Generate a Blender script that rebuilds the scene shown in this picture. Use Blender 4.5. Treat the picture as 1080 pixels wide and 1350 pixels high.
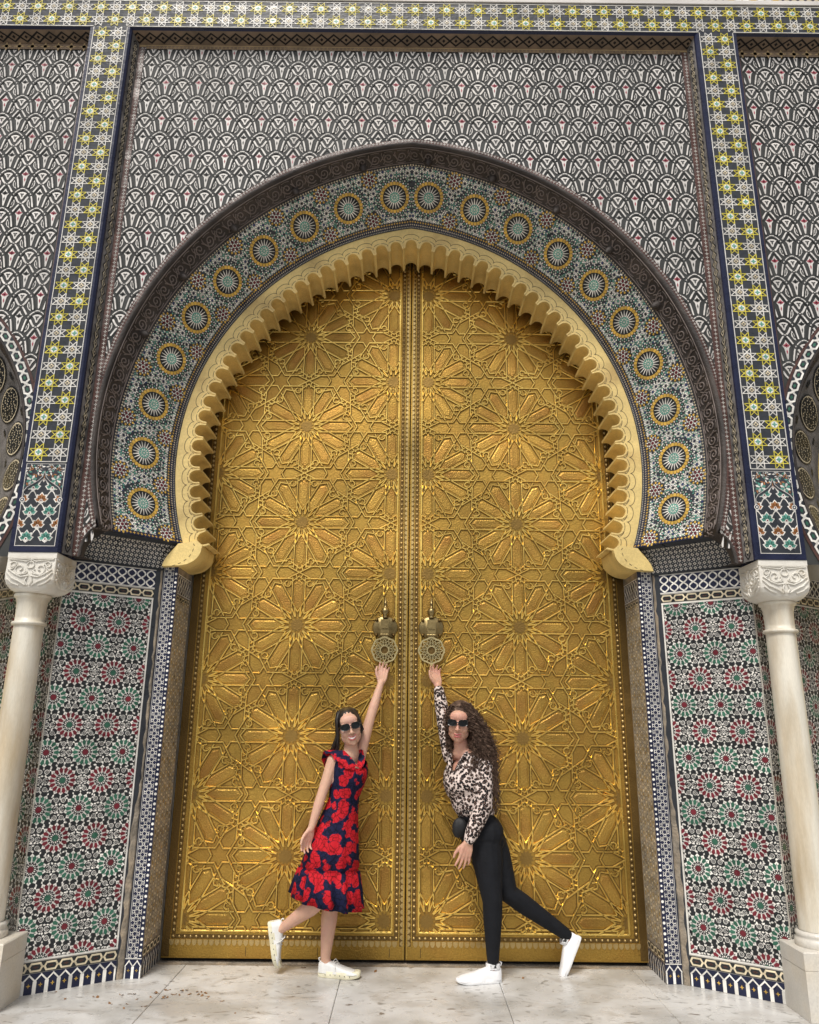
import bpy, math, random
from math import sin, cos, pi, radians, sqrt, atan2, hypot
from mathutils import Vector, Matrix
random.seed(7)
SC = bpy.context.scene
COL = SC.collection
for _o in list(bpy.data.objects):
    bpy.data.objects.remove(_o)

# ------------------------------------------------------------------ camera
FPX, PIT, ROL, CX, CH = 992.4, radians(15.573), radians(.5926), .0085, 1.52
cam = bpy.data.cameras.new('camera')
cam.sensor_fit = 'HORIZONTAL'; cam.sensor_width = 36; cam.lens = 36 * FPX / 1080
cam.clip_start = .05; cam.clip_end = 4000
camo = bpy.data.objects.new('camera', cam); COL.objects.link(camo)
camo.matrix_world = Matrix.Translation((CX, 0, CH)) @ Matrix.Rotation(pi / 2 + PIT, 4, 'X') @ Matrix.Rotation(ROL, 4, 'Z')
SC.camera = camo

# ------------------------------------------------------------------ world and sun
SUN_EL, SUN_AZ = radians(56), radians(200)      # azimuth measured from +Y clockwise: behind the camera, a little left
W = bpy.data.worlds.new('World'); SC.world = W; W.use_nodes = True
nt = W.node_tree; nt.nodes.clear()
sky = nt.nodes.new('ShaderNodeTexSky'); sky.sky_type = 'NISHITA'; sky.sun_disc = False
sky.sun_elevation = SUN_EL; sky.sun_rotation = SUN_AZ
sky.air_density = 1.0; sky.dust_density = 4.0; sky.ozone_density = 1.0
bg = nt.nodes.new('ShaderNodeBackground'); bg.inputs[1].default_value = .088
wo = nt.nodes.new('ShaderNodeOutputWorld')
hs = nt.nodes.new('ShaderNodeHueSaturation'); hs.inputs['Saturation'].default_value = .35
nt.links.new(sky.outputs[0], hs.inputs['Color']); nt.links.new(hs.outputs[0], bg.inputs[0]); nt.links.new(bg.outputs[0], wo.inputs[0])
sun = bpy.data.lights.new('sun', 'SUN'); sun.energy = 1.5; sun.angle = radians(14); sun.color = (1, .95, .87)
suno = bpy.data.objects.new('sun', sun); COL.objects.link(suno)
sd = Vector((sin(SUN_AZ) * cos(SUN_EL), cos(SUN_AZ) * cos(SUN_EL), sin(SUN_EL)))
suno.rotation_euler = sd.to_track_quat('Z', 'Y').to_euler()
SC.view_settings.view_transform = 'Standard'; SC.view_settings.look = 'None'
SC.view_settings.gamma = 1; SC.view_settings.exposure = .58
SC.view_settings.use_curve_mapping = False
SC.render.engine = 'CYCLES'; SC.cycles.use_denoising = True
SC.cycles.max_bounces = 8; SC.cycles.sample_clamp_indirect = 6

# ------------------------------------------------------------------ pixel -> place (1080 x 1350 photo pixels)
def ray(x, y):
    u, v = x - 540, y - 675
    c, s = cos(ROL), sin(ROL); u, v = c * u + s * v, -s * u + c * v
    up, rt = -v / FPX, u / FPX
    c, s = cos(PIT), sin(PIT)
    return Vector((rt, c - s * up, s + c * up))
def px(x, y, Y):
    d = ray(x, y); t = Y / d.y
    return Vector((CX + t * d.x, Y, CH + t * d.z))

# ------------------------------------------------------------------ materials
MAT = {}
def material(name, col, rough=.5, metal=0., var=.12, vscale=6., bump=0., bscale=40., col2=None, cscale=3., spec=.5,
             stretch=None, lo=.42, hi=.62, rvar=0., sss=0., detail=6., fine=0., isl=0., obr=0.):
    """Principled material: base colour varied by noise, an optional second colour in patches, noise relief."""
    m = bpy.data.materials.new(name); m.use_nodes = True
    n = m.node_tree.nodes; l = m.node_tree.links
    b = n['Principled BSDF']
    b.inputs['Metallic'].default_value = metal; b.inputs['Roughness'].default_value = rough
    b.inputs['Specular IOR Level'].default_value = spec
    geo = n.new('ShaderNodeNewGeometry'); pos = geo.outputs['Position']
    if stretch:
        mp = n.new('ShaderNodeMapping'); mp.inputs['Scale'].default_value = stretch
        l.new(pos, mp.inputs[0]); pos = mp.outputs[0]
    def noise(scale, det=detail):
        t = n.new('ShaderNodeTexNoise'); t.inputs['Scale'].default_value = scale; t.inputs['Detail'].default_value = det
        l.new(pos, t.inputs['Vector']); return t.outputs['Fac']
    rgb = n.new('ShaderNodeRGB'); rgb.outputs[0].default_value = (*col, 1); cur = rgb.outputs[0]
    if col2:
        mx = n.new('ShaderNodeMix'); mx.data_type = 'RGBA'
        mr = n.new('ShaderNodeMapRange'); mr.inputs[1].default_value = lo; mr.inputs[2].default_value = hi
        l.new(noise(cscale), mr.inputs[0]); l.new(mr.outputs[0], mx.inputs[0])
        l.new(cur, mx.inputs[6]); mx.inputs[7].default_value = (*col2, 1); cur = mx.outputs[2]
    if var:
        hv = n.new('ShaderNodeHueSaturation')
        mr = n.new('ShaderNodeMapRange'); mr.inputs[1].default_value = .3; mr.inputs[2].default_value = .7
        mr.inputs[3].default_value = 1 - var; mr.inputs[4].default_value = 1 + var
        l.new(noise(vscale), mr.inputs[0]); l.new(mr.outputs[0], hv.inputs['Value']); l.new(cur, hv.inputs['Color']); cur = hv.outputs[0]
    if fine:
        hv = n.new('ShaderNodeHueSaturation')
        mr = n.new('ShaderNodeMapRange'); mr.inputs[1].default_value = .3; mr.inputs[2].default_value = .7
        mr.inputs[3].default_value = 1 - fine; mr.inputs[4].default_value = 1 + fine
        l.new(noise(90, 3), mr.inputs[0]); l.new(mr.outputs[0], hv.inputs['Value']); l.new(cur, hv.inputs['Color']); cur = hv.outputs[0]
    for amt, sock in ((isl, geo.outputs['Random Per Island']), (obr, None)):
        if not amt: continue
        if sock is None: sock = n.new('ShaderNodeObjectInfo').outputs['Random']
        hv = n.new('ShaderNodeHueSaturation')
        mr = n.new('ShaderNodeMapRange'); mr.inputs[3].default_value = 1 - amt; mr.inputs[4].default_value = 1 + amt
        l.new(sock, mr.inputs[0]); l.new(mr.outputs[0], hv.inputs['Value']); l.new(cur, hv.inputs['Color']); cur = hv.outputs[0]
    l.new(cur, b.inputs['Base Color'])
    if rvar:
        mr = n.new('ShaderNodeMapRange'); mr.inputs[1].default_value = .3; mr.inputs[2].default_value = .7
        mr.inputs[3].default_value = max(.03, rough - rvar); mr.inputs[4].default_value = min(1, rough + rvar)
        l.new(noise(9), mr.inputs[0]); l.new(mr.outputs[0], b.inputs['Roughness'])
    nsrc = None
    if isl:                                    # hand-set pieces: every piece leans a little its own way
        wn = n.new('ShaderNodeTexWhiteNoise'); wn.noise_dimensions = '1D'; l.new(geo.outputs['Random Per Island'], wn.inputs['W'])
        v1 = n.new('ShaderNodeVectorMath'); v1.operation = 'SUBTRACT'; l.new(wn.outputs['Color'], v1.inputs[0]); v1.inputs[1].default_value = (.5, .5, .5)
        v2 = n.new('ShaderNodeVectorMath'); v2.operation = 'MULTIPLY_ADD'; l.new(v1.outputs[0], v2.inputs[0]); v2.inputs[1].default_value = (.16, .16, .16); l.new(geo.outputs['Normal'], v2.inputs[2])
        v3 = n.new('ShaderNodeVectorMath'); v3.operation = 'NORMALIZE'; l.new(v2.outputs[0], v3.inputs[0]); nsrc = v3.outputs[0]
        if not bump: l.new(nsrc, b.inputs['Normal'])
    if bump:
        bp = n.new('ShaderNodeBump')
        if nsrc: l.new(nsrc, bp.inputs['Normal'])
        bp.inputs['Strength'].default_value = bump; bp.inputs['Distance'].default_value = .01
        l.new(noise(bscale, 3), bp.inputs['Height']); l.new(bp.outputs[0], b.inputs['Normal'])
    if sss:
        b.inputs['Subsurface Weight'].default_value = sss; b.inputs['Subsurface Radius'].default_value = (.01, .004, .002)
    MAT[name] = m
    return m
G = dict(rough=.34, spec=.35, var=.20, vscale=9, bump=.25, bscale=35, isl=.22, obr=.06, rvar=.12)         # glazed tile
material('tile_white', (.74, .72, .67), **G)
material('tile_cream', (.66, .57, .40), **G)
material('tile_black', (.020, .022, .024), **G)
material('tile_slate', (.034, .038, .046), **G)
material('tile_navy', (.012, .016, .046), **G)
material('tile_blue', (.020, .045, .15), **G)
material('tile_green', (.034, .125, .080), **G)
material('tile_teal', (.10, .30, .24), **G)
material('tile_sage', (.22, .36, .26), **G)
material('tile_yellow', (.64, .56, .085), **G)
material('tile_ochre', (.66, .42, .085), **G)
material('tile_red', (.15, .016, .026), **G)
material('tile_rose', (.34, .06, .085), **G)
material('tile_brown', (.088, .042, .034), **G)
material('tile_rust', (.36, .15, .05), **G)
material('grout', (.58, .55, .49), rough=.8, var=.2, vscale=3, bump=.3, bscale=80, col2=(.46, .42, .35), cscale=1.3, lo=.5, hi=.72)
material('plaster_white', (.67, .645, .615), rough=.6, var=.16, vscale=1.6, isl=.10, bump=.15, bscale=50, col2=(.66, .62, .57), cscale=1.1, lo=.5, hi=.75)
material('plaster_dark', (.046, .048, .047), rough=.6, var=.35, vscale=4, spec=.25)
material('carved_wood', (.036, .029, .026), rough=.62, var=.3, vscale=7, bump=.5, bscale=70, col2=(.065, .052, .045), cscale=5)
material('carved_grey', (.20, .185, .175), rough=.7, var=.3, vscale=9, bump=.5, bscale=70, col2=(.12, .11, .10), cscale=6)
material('carved_light', (.19, .155, .14), rough=.6, var=.3, vscale=7, bump=.4, bscale=80)
material('carved_tan', (.20, .14, .09), rough=.65, var=.3, vscale=9, bump=.4, bscale=70)
material('carved_gold', (.42, .30, .15), rough=.6, var=.25, vscale=9, bump=.4, bscale=70)
material('gold_paint', (.76, .575, .225), rough=.55, var=.20, vscale=3, bump=.25, bscale=55, col2=(.54, .38, .14), cscale=4.2, lo=.5, hi=.72, fine=.08)
material('gold_line', (.10, .065, .03), rough=.7, var=.3)
material('wall_stone', (.40, .36, .30), rough=.9, var=.2, bump=.4)
material('worn_mortar', (.22, .19, .15), rough=.9, var=.35, vscale=12, bump=.9, bscale=60, col2=(.31, .25, .18), cscale=9)
B = dict(metal=.88, var=.28, vscale=1.5, rvar=.12, spec=.5)
material('brass_plate', (.43, .265, .057), rough=.42, bump=.32, bscale=95, col2=(.34, .190, .042), cscale=3.0, lo=.45, hi=.7, fine=.10, **B)
material('brass_strap', (.80, .57, .155), rough=.32, bump=.10, bscale=60, col2=(.66, .44, .11), cscale=5, **B)
material('brass_pad', (.43, .26, .057), obr=.14, rough=.40, bump=.40, bscale=110, col2=(.36, .185, .044), cscale=4, lo=.42, hi=.66, fine=.14, **B)
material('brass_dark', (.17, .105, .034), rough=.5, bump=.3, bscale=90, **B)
material('brass_stud', (.50, .36, .15), rough=.38, bump=.2, **B)
material('brass_knocker', (.30, .225, .10), rough=.4, bump=.2, **B)
material('brass_centre', (.27, .165, .046), rough=.45, bump=.3, bscale=90, **B)
material('brass_disc', (.52, .43, .22), rough=.42, bump=.2, **B)
material('plaza_stone', (.21, .195, .175), rough=.8, var=.2, vscale=1.5, bump=.3, bscale=20)
material('dark_gap', (.012, .010, .009), rough=.9, var=0)
MB_ = dict(rough=.34, bump=.06, bscale=30)
material('marble_shaft', (.72, .68, .58), var=.14, vscale=4, col2=(.50, .39, .24), cscale=2.6, lo=.45, hi=.70, stretch=(2.5, 2.5, .45), fine=.05, **MB_)
material('marble_block', (.62, .59, .53), var=.18, vscale=3, col2=(.52, .46, .36), cscale=3.0, lo=.52, hi=.76, fine=.07, **MB_)
material('marble_carved', (.74, .71, .64), var=.10, vscale=5, col2=(.58, .48, .33), cscale=4, lo=.56, hi=.76, rough=.5, bump=.25, bscale=60)
material('dry_leaf', (.22, .11, .04), rough=.8, var=.3, vscale=40)

def floor_material():
    m = material('marble_floor', (.60, .595, .58), rough=.32, var=.12, vscale=2.2, bump=.10, bscale=30, rvar=.12,
                 col2=(.42, .41, .385), cscale=2.4, lo=.45, hi=.62, stretch=(1, 1, 1))
    n = m.node_tree.nodes; l = m.node_tree.links; b = n['Principled BSDF']
    src = b.inputs['Base Color'].links[0].from_socket
    geo = n.new('ShaderNodeNewGeometry')
    def spots(scale, lo, hi, colr, dist=2., sx=1.):
        nonlocal src
        mp = n.new('ShaderNodeMapping'); mp.inputs['Scale'].default_value = (sx, 1.6, 1); l.new(geo.outputs['Position'], mp.inputs[0])
        t = n.new('ShaderNodeTexNoise'); t.inputs['Scale'].default_value = scale; t.inputs['Detail'].default_value = 9
        t.inputs['Distortion'].default_value = dist; l.new(mp.outputs[0], t.inputs['Vector'])
        mr = n.new('ShaderNodeMapRange'); mr.inputs[1].default_value = lo; mr.inputs[2].default_value = hi; l.new(t.outputs['Fac'], mr.inputs[0])
        mx = n.new('ShaderNodeMix'); mx.data_type = 'RGBA'; l.new(mr.outputs[0], mx.inputs[0]); l.new(src, mx.inputs[6])
        mx.inputs[7].default_value = (*colr, 1); src = mx.outputs[2]
    spots(2.2, .52, .66, (.43, .405, .37), 1.)        # warm stains
    spots(5.5, .60, .68, (.30, .29, .27), 3.)        # grey veins
    spots(15, .655, .70, (.20, .17, .145), .6, .7)   # dark specks and dirt
    l.new(src, b.inputs['Base Color'])
    return m
floor_material()

def print_material(name, kind):
    m = bpy.data.materials.new(name); m.use_nodes = True
    n = m.node_tree.nodes; l = m.node_tree.links; b = n['Principled BSDF']
    b.inputs['Roughness'].default_value = .8; b.inputs['Specular IOR Level'].default_value = .2
    geo = n.new('ShaderNodeNewGeometry')
    wn = n.new('ShaderNodeTexNoise'); wn.inputs['Scale'].default_value = 38 if kind == 'leopard' else 17; wn.inputs['Detail'].default_value = 3
    l.new(geo.outputs['Position'], wn.inputs['Vector'])
    ma = n.new('ShaderNodeVectorMath'); ma.operation = 'MULTIPLY_ADD'
    s = .016 if kind == 'leopard' else .060
    l.new(wn.outputs['Color'], ma.inputs[0]); ma.inputs[1].default_value = (s, s, s); l.new(geo.outputs['Position'], ma.inputs[2])
    v = n.new('ShaderNodeTexVoronoi'); l.new(ma.outputs[0], v.inputs['Vector'])
    v.inputs['Scale'].default_value = 60 if kind == 'leopard' else 15.0
    r = n.new('ShaderNodeValToRGB'); l.new(v.outputs['Distance'], r.inputs[0]); e = r.color_ramp.elements
    if kind == 'leopard':
        e[0].position = 0; e[0].color = (.21, .13, .10, 1)
        e[1].position = .24; e[1].color = (.012, .010, .011, 1)
        for p, c in ((.20, (.17, .10, .08)), (.53, (.012, .010, .011)), (.60, (.62, .51, .46)), (.9, (.74, .64, .59))):
            q = e.new(p); q.color = (*c, 1)
        out = r.outputs[0]
    else:
        e[0].position = 0; e[0].color = (.10, .004, .008, 1)
        e[1].position = .10; e[1].color = (.46, .010, .018, 1)
        for p, c in ((.52, (.55, .013, .024)), (.575, (.010, .012, .045)), (1., (.008, .010, .038))):
            q = e.new(p); q.color = (*c, 1)
        w2 = n.new('ShaderNodeTexVoronoi'); w2.feature = 'DISTANCE_TO_EDGE'; w2.inputs['Scale'].default_value = 34
        l.new(ma.outputs[0], w2.inputs['Vector'])
        mr = n.new('ShaderNodeMapRange'); mr.inputs[1].default_value = .02; mr.inputs[2].default_value = .09; mr.inputs[3].default_value = .35
        l.new(w2.outputs['Distance'], mr.inputs[0])
        hv = n.new('ShaderNodeHueSaturation'); l.new(mr.outputs[0], hv.inputs['Value']); l.new(r.outputs[0], hv.inputs['Color']); out = hv.outputs[0]
    l.new(out, b.inputs['Base Color'])
    bp = n.new('ShaderNodeBump'); bp.inputs['Strength'].default_value = .35; bp.inputs['Distance'].default_value = .02
    fn = n.new('ShaderNodeTexNoise'); fn.inputs['Scale'].default_value = 14; l.new(geo.outputs['Position'], fn.inputs['Vector'])
    l.new(fn.outputs['Fac'], bp.inputs['Height']); l.new(bp.outputs[0], b.inputs['Normal'])
    MAT[name] = m
print_material('dress_print', 'flower'); print_material('leopard_print', 'leopard')
material('skin', (.60, .345, .240), rough=.5, var=.06, vscale=25, col2=(.60, .31, .23), cscale=12, sss=.12, spec=.35)
material('skin_pale', (.63, .385, .275), rough=.5, var=.06, vscale=25, col2=(.62, .36, .275), cscale=12, sss=.12, spec=.35)
material('lips', (.42, .10, .10), rough=.4, var=.05)
material('teeth', (.85, .83, .78), rough=.3, var=0)
material('hair_black', (.016, .012, .011), rough=.42, var=.4, vscale=60, spec=.5)
material('hair_brown', (.085, .052, .037), rough=.75, spec=.2, var=.5, vscale=45, col2=(.21, .14, .10), cscale=30, lo=.52, hi=.68)
material('black_denim', (.006, .007, .010), rough=.8, var=.25, vscale=20, bump=.3, bscale=25, spec=.3)
material('black_leather', (.007, .007, .008), rough=.65, var=.2, bump=.2)
material('shoe_white', (.84, .84, .85), rough=.5, var=.05, vscale=20, bump=.1, bscale=60)
material('shoe_leather', (.78, .78, .76), rough=.42, var=.07, vscale=20, bump=.1, bscale=60)
material('shoe_sole', (.74, .70, .52), rough=.6, var=.1, vscale=30)
material('shoe_sole_white', (.80, .80, .80), rough=.6, var=.06)
material('sock_print', (.70, .70, .70), rough=.8, var=.1, col2=(.03, .03, .03), cscale=90, lo=.5, hi=.53)
material('sunglass_lens', (.006, .008, .009), rough=.12, var=0, spec=.35)
material('sunglass_frame', (.012, .011, .011), rough=.25, var=0)

# ------------------------------------------------------------------ mesh helpers
def clip_half(pts, a, b, c):
    """clip a 2-D polygon to a*x + b*y <= c"""
    out = []
    for i in range(len(pts)):
        p, q = pts[i], pts[(i + 1) % len(pts)]
        dp, dq = a * p[0] + b * p[1] - c, a * q[0] + b * q[1] - c
        if dp <= 0: out.append(p)
        if (dp < 0 < dq) or (dq < 0 < dp):
            t = dp / (dp - dq); out.append(tuple(p[k] + t * (q[k] - p[k]) for k in range(len(p))))
    return out

class MB:
    """collects faces; local points (x, y, h) go through `map` when added"""
    def __init__(s, mp=None, clip=None):
        s.V, s.F, s.M, s.names, s.sm = [], [], [], [], []
        s.map = mp or (lambda x, y, h: (x, -h, y)); s.clip = clip
    def mi(s, mat):
        if mat not in s.names: s.names.append(mat)
        return s.names.index(mat)
    def face3(s, pts, mat, smooth=False):
        i = len(s.V); s.V += [tuple(p) for p in pts]; s.F.append(list(range(i, i + len(pts)))); s.M.append(s.mi(mat)); s.sm.append(smooth)
    def flat(s, pts, mat, h=0.):
        if s.clip:
            pts = s.clip(pts)
            if not pts or len(pts) < 3: return
        s.face3([s.map(p[0], p[1], h) for p in pts], mat)
    def prism(s, pts, h0, h1, mat):
        if s.clip:
            pts = s.clip(pts)
            if not pts or len(pts) < 3: return
        s.face3([s.map(p[0], p[1], h1) for p in pts], mat)
        for i in range(len(pts)):
            p, q = pts[i], pts[(i + 1) % len(pts)]
            s.face3([s.map(p[0], p[1], h0), s.map(q[0], q[1], h0), s.map(q[0], q[1], h1), s.map(p[0], p[1], h1)], mat)
    def offsets(s, pts, w, closed):
        n = len(pts); L, R = [], []
        for i in range(n):
            a = pts[i - 1] if (i or closed) else pts[i]; b = pts[i]; c = pts[(i + 1) % n] if (i < n - 1 or closed) else pts[i]
            d1 = (b[0] - a[0], b[1] - a[1]); d2 = (c[0] - b[0], c[1] - b[1])
            l1 = hypot(*d1) or 1e-9; l2 = hypot(*d2) or 1e-9
            if a == b: d1, l1 = d2, l2
            if b == c: d2, l2 = d1, l1
            n1 = (-d1[1] / l1, d1[0] / l1); n2 = (-d2[1] / l2, d2[0] / l2)
            m = (n1[0] + n2[0], n1[1] + n2[1]); k = m[0] * n1[0] + m[1] * n1[1]
            k = 1 / max(k, .35); m = (m[0] * k * w / 2, m[1] * k * w / 2)
            L.append((b[0] + m[0], b[1] + m[1])); R.append((b[0] - m[0], b[1] - m[1]))
        return L, R
    def band(s, pts, w, mat, h=0., closed=False, h0=None):
        L, R = s.offsets(pts, w, closed); n = len(pts)
        for i in range(n if closed else n - 1):
            j = (i + 1) % n
            q = [R[i], R[j], L[j], L[i]]
            if h0 is None: s.flat(q, mat, h)
            else: s.prism(q, h0, h, mat)
    def disc(s, x, y, r, n, mat, h=0., rot=0., ry=None):
        s.flat([(x + r * cos(rot + 2 * pi * k / n), y + (ry or r) * sin(rot + 2 * pi * k / n)) for k in range(n)], mat, h)
    def kite(s, cx, cy, ang, r0, r1, w, mat, h=0., bulge=.5):
        """petal pointing outward along ang, from r0 to r1, half width w at fraction bulge"""
        c, t = cos(ang), sin(ang); rm = r0 + (r1 - r0) * bulge
        P = [(r0, 0), (rm, -w), (r1, 0), (rm, w)]
        s.flat([(cx + c * a - t * b, cy + t * a + c * b) for a, b in P], mat, h)
    def wedge(s, cx, cy, ang, r0, r1, w0, w1, mat, h=0., tip=0.):
        c, t = cos(ang), sin(ang)
        P = [(r0, -w0), (r1, -w1)] + ([(r1 + tip, 0)] if tip else []) + [(r1, w1), (r0, w0)]
        s.flat([(cx + c * a - t * b, cy + t * a + c * b) for a, b in P], mat, h)
    def ridge(s, p, q, w, h, mat, base=0.):
        """rounded raised bar between two local points, pointed up (h)"""
        dx, dy = q[0] - p[0], q[1] - p[1]; L = hypot(dx, dy)
        if L < 1e-6: return
        nx, ny = -dy / L, dx / L
        prof = [(-.5, 0), (-.42, .62), (-.2, 1), (.2, 1), (.42, .62), (.5, 0)]
        for a, b in zip(prof[:-1], prof[1:]):
            quad = [(p[0] + nx * w * a[0], p[1] + ny * w * a[0], base + h * a[1]), (q[0] + nx * w * a[0], q[1] + ny * w * a[0], base + h * a[1]),
                    (q[0] + nx * w * b[0], q[1] + ny * w * b[0], base + h * b[1]), (p[0] + nx * w * b[0], p[1] + ny * w * b[0], base + h * b[1])]
            if s.clip:
                quad = s.clip(quad)
                if not quad or len(quad) < 3: continue
            s.face3([s.map(*v) for v in quad], mat)
        for e in (p, q):
            s.clip or s.face3([s.map(e[0] + nx * w * a[0], e[1] + ny * w * a[0], base + h * a[1]) for a in prof], mat)
    def box(s, lo, hi, mat):
        x0, y0, z0 = lo; x1, y1, z1 = hi
        c = [(x0, y0, z0), (x1, y0, z0), (x1, y1, z0), (x0, y1, z0), (x0, y0, z1), (x1, y0, z1), (x1, y1, z1), (x0, y1, z1)]
        for f in ((3, 2, 1, 0), (4, 5, 6, 7), (0, 1, 5, 4), (1, 2, 6, 5), (2, 3, 7, 6), (3, 0, 4, 7)):
            s.face3([c[k] for k in f], mat)
    def grid(s, rows, mat, smooth=True, closed=False):
        """surface through rows of 3-D points"""
        i0 = len(s.V); m = len(rows[0])
        for r in rows: s.V += [tuple(p) for p in r]
        for i in range(len(rows) - 1):
            for j in range(m if closed else m - 1):
                k = (j + 1) % m
                s.F.append([i0 + i * m + j, i0 + i * m + k, i0 + (i + 1) * m + k, i0 + (i + 1) * m + j]); s.M.append(s.mi(mat)); s.sm.append(smooth)
    def lathe(s, c, prof, n, mat, axis=None):
        """prof: (r, z) list round the vertical axis through c"""
        R = axis or Matrix.Identity(3); c = Vector(c)
        rows = [[c + R @ Vector((r * cos(2 * pi * k / n), r * sin(2 * pi * k / n), z)) for k in range(n)] for r, z in prof]
        s.grid(rows, mat, True, True)
    def tube(s, pts, rad, mat, n=8, flat=None):
        """closed tube with rounded ends through 3-D points; rad a number or list"""
        pts = [Vector(p) for p in pts]
        if not hasattr(rad, '__len__'): rad = [rad] * len(pts)
        rows = []; up = Vector((.3, .2, .93)).normalized(); prev = None
        for i, p in enumerate(pts):
            d = (pts[min(i + 1, len(pts) - 1)] - pts[max(i - 1, 0)]).normalized()
            if prev is None:
                x = d.cross(up)
                if x.length < .1: x = d.cross(Vector((1, 0, 0)))
            else: x = prev - d * prev.dot(d)
            x.normalize(); y = d.cross(x); prev = x
            ring = lambda c, r: [c + x * r * cos(2 * pi * k / n) + y * r * sin(2 * pi * k / n) for k in range(n)]
            if i == 0:
                for a in (1.45, 1.0, .5): rows.append(ring(p - d * rad[0] * sin(a), max(rad[0] * cos(a), 1e-4)))
            rows.append(ring(p, rad[i]))
            if i == len(pts) - 1:
                for a in (.5, 1.0, 1.45): rows.append(ring(p + d * rad[-1] * sin(a), max(rad[-1] * cos(a), 1e-4)))
        i0 = len(s.V); s.grid(rows, mat, True, True)
        m = n * len(rows)
        s.F.append(list(range(i0 + n - 1, i0 - 1, -1))); s.M.append(s.mi(mat)); s.sm.append(True)
        s.F.append(list(range(i0 + m - n, i0 + m))); s.M.append(s.mi(mat)); s.sm.append(True)
    def ball(s, c, r, mat, R=None, n=14):
        """ellipsoid with radii r in frame R"""
        c = Vector(c); R = R or Matrix.Identity(3)
        if not hasattr(r, '__len__'): r = (r, r, r)
        rows = []
        for i in range(1, n):
            a = -pi / 2 + pi * i / n
            rows.append([c + R @ Vector((r[0] * cos(a) * cos(2 * pi * k / n), r[1] * cos(a) * sin(2 * pi * k / n), r[2] * sin(a))) for k in range(n)])
        i0 = len(s.V); s.grid(rows, mat, True, True); m = n * len(rows)
        s.F.append(list(range(i0 + n - 1, i0 - 1, -1))); s.M.append(s.mi(mat)); s.sm.append(True)
        s.F.append(list(range(i0 + m - n, i0 + m))); s.M.append(s.mi(mat)); s.sm.append(True)
    def mesh(s, name):
        me = bpy.data.meshes.new(name); me.from_pydata(s.V, [], s.F)
        for k in s.names: me.materials.append(MAT[k])
        me.polygons.foreach_set('material_index', s.M); me.polygons.foreach_set('use_smooth', s.sm); me.update()
        return me
    def build(s, name, parent=None, kind=None, label=None):
        return link(name, s.mesh(name), parent, None, kind, label)

def link(name, me, parent=None, mw=None, kind=None, label=None):
    o = bpy.data.objects.new(name, me); COL.objects.link(o)
    if parent:
        o.parent = parent
        if parent.type == 'EMPTY': o.matrix_parent_inverse = Matrix.Translation(-parent.location)
    if mw is not None: o.matrix_basis = mw
    if kind: o['kind'] = kind
    if label: o['label'] = label
    return o
def thing(name, label, cat, group=None, loc=(0, 0, 0)):
    o = bpy.data.objects.new(name, None); COL.objects.link(o); o.empty_display_size = .1
    o.location = loc; o['label'] = label; o['category'] = cat; o['kind'] = 'thing'
    if group: o['group'] = group
    return o
def tag(o, label, cat, group=None):
    o['label'] = label; o['category'] = cat
    if group: o['group'] = group
    return o
def frame_matrix(o, ex, ey, ez):
    m = Matrix.Identity(4)
    for k in range(3): m[k][0], m[k][1], m[k][2], m[k][3] = ex[k], ey[k], ez[k], o[k]
    return m

# ================================================================== ground and marble pavement
mb = MB(); mb.face3([(-400, -400, -.03), (400, -400, -.03), (400, 400, -.03), (-400, 400, -.03)], 'plaza_stone')
g = mb.build('ground'); g['kind'] = 'structure'
mb = MB(); mb.face3([(-7, 1.9, -.029), (7, 1.9, -.029), (7, 1.9, -.012), (-7, 1.9, -.012)], 'marble_block'); mb.face3([(-7, 1.9, -.012), (7, 1.9, -.012), (7, 5.6, -.012), (-7, 5.6, -.012)], 'worn_mortar')
pav = mb.build('pavement'); pav['kind'] = 'structure'
xs = [-7, -5.2, -4.25, -3.3, -2.35, -1.40, -.385, .585, 1.47, 2.42, 3.37, 4.3, 5.25, 7]; ys = [1.9, 3.65, 5.45]
for j in range(len(ys) - 1):
    for i in range(len(xs) - 1):
        mb = MB(); gp = .0014; x0, x1, y0, y1 = xs[i] + gp, xs[i + 1] - gp, ys[j] + gp, ys[j + 1] - gp
        dz = random.uniform(-.0015, .0); e = .003
        top = [(x0 + e, y0 + e, dz), (x1 - e, y0 + e, dz), (x1 - e, y1 - e, dz), (x0 + e, y1 - e, dz)]
        low = [(x0, y0, dz - e), (x1, y0, dz - e), (x1, y1, dz - e), (x0, y1, dz - e)]; bot = [(p[0], p[1], -.011) for p in low]
        mb.face3(top, 'marble_floor')
        for k in range(4):
            q = (k + 1) % 4
            mb.face3([low[k], low[q], top[q], top[k]], 'marble_floor'); mb.face3([bot[k], bot[q], low[q], low[k]], 'marble_floor')
        mb.build('marble_slab', pav)

# ================================================================== the gateway
GW = thing('palace_gateway', 'tall palace gateway covered in mosaic tile with a pointed horseshoe arch round the golden doors', 'gateway')
YP, YS, YD = 4.552, 4.66, 5.513           # pilaster face, spandrel face, door face
PX0, PX1 = 2.165, 2.466                    # pilaster inner and outer edge
ZF, ZS, ZT = 6.616, 3.099, 6.872           # frieze bottom, star field bottom, frieze top
CELL = (ZF - .004 - ZS - .001) / 29
def plane(Y): return lambda x, z, h: (x, Y - h, z)

# solid core behind everything so no light comes through
mb = MB()
mb.box((-7, 5.56, -.02), (7, 6.2, 8.2), 'wall_stone'); mb.box((-7, 4.75, 6.66), (7, 5.559, 8.2), 'wall_stone')
mb.box((-7, 4.78, -.02), (-5.2, 5.559, 6.659), 'wall_stone'); mb.box((5.2, 4.78, -.02), (7, 5.559, 6.659), 'wall_stone')
mb.build('wall_core', GW)

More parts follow.
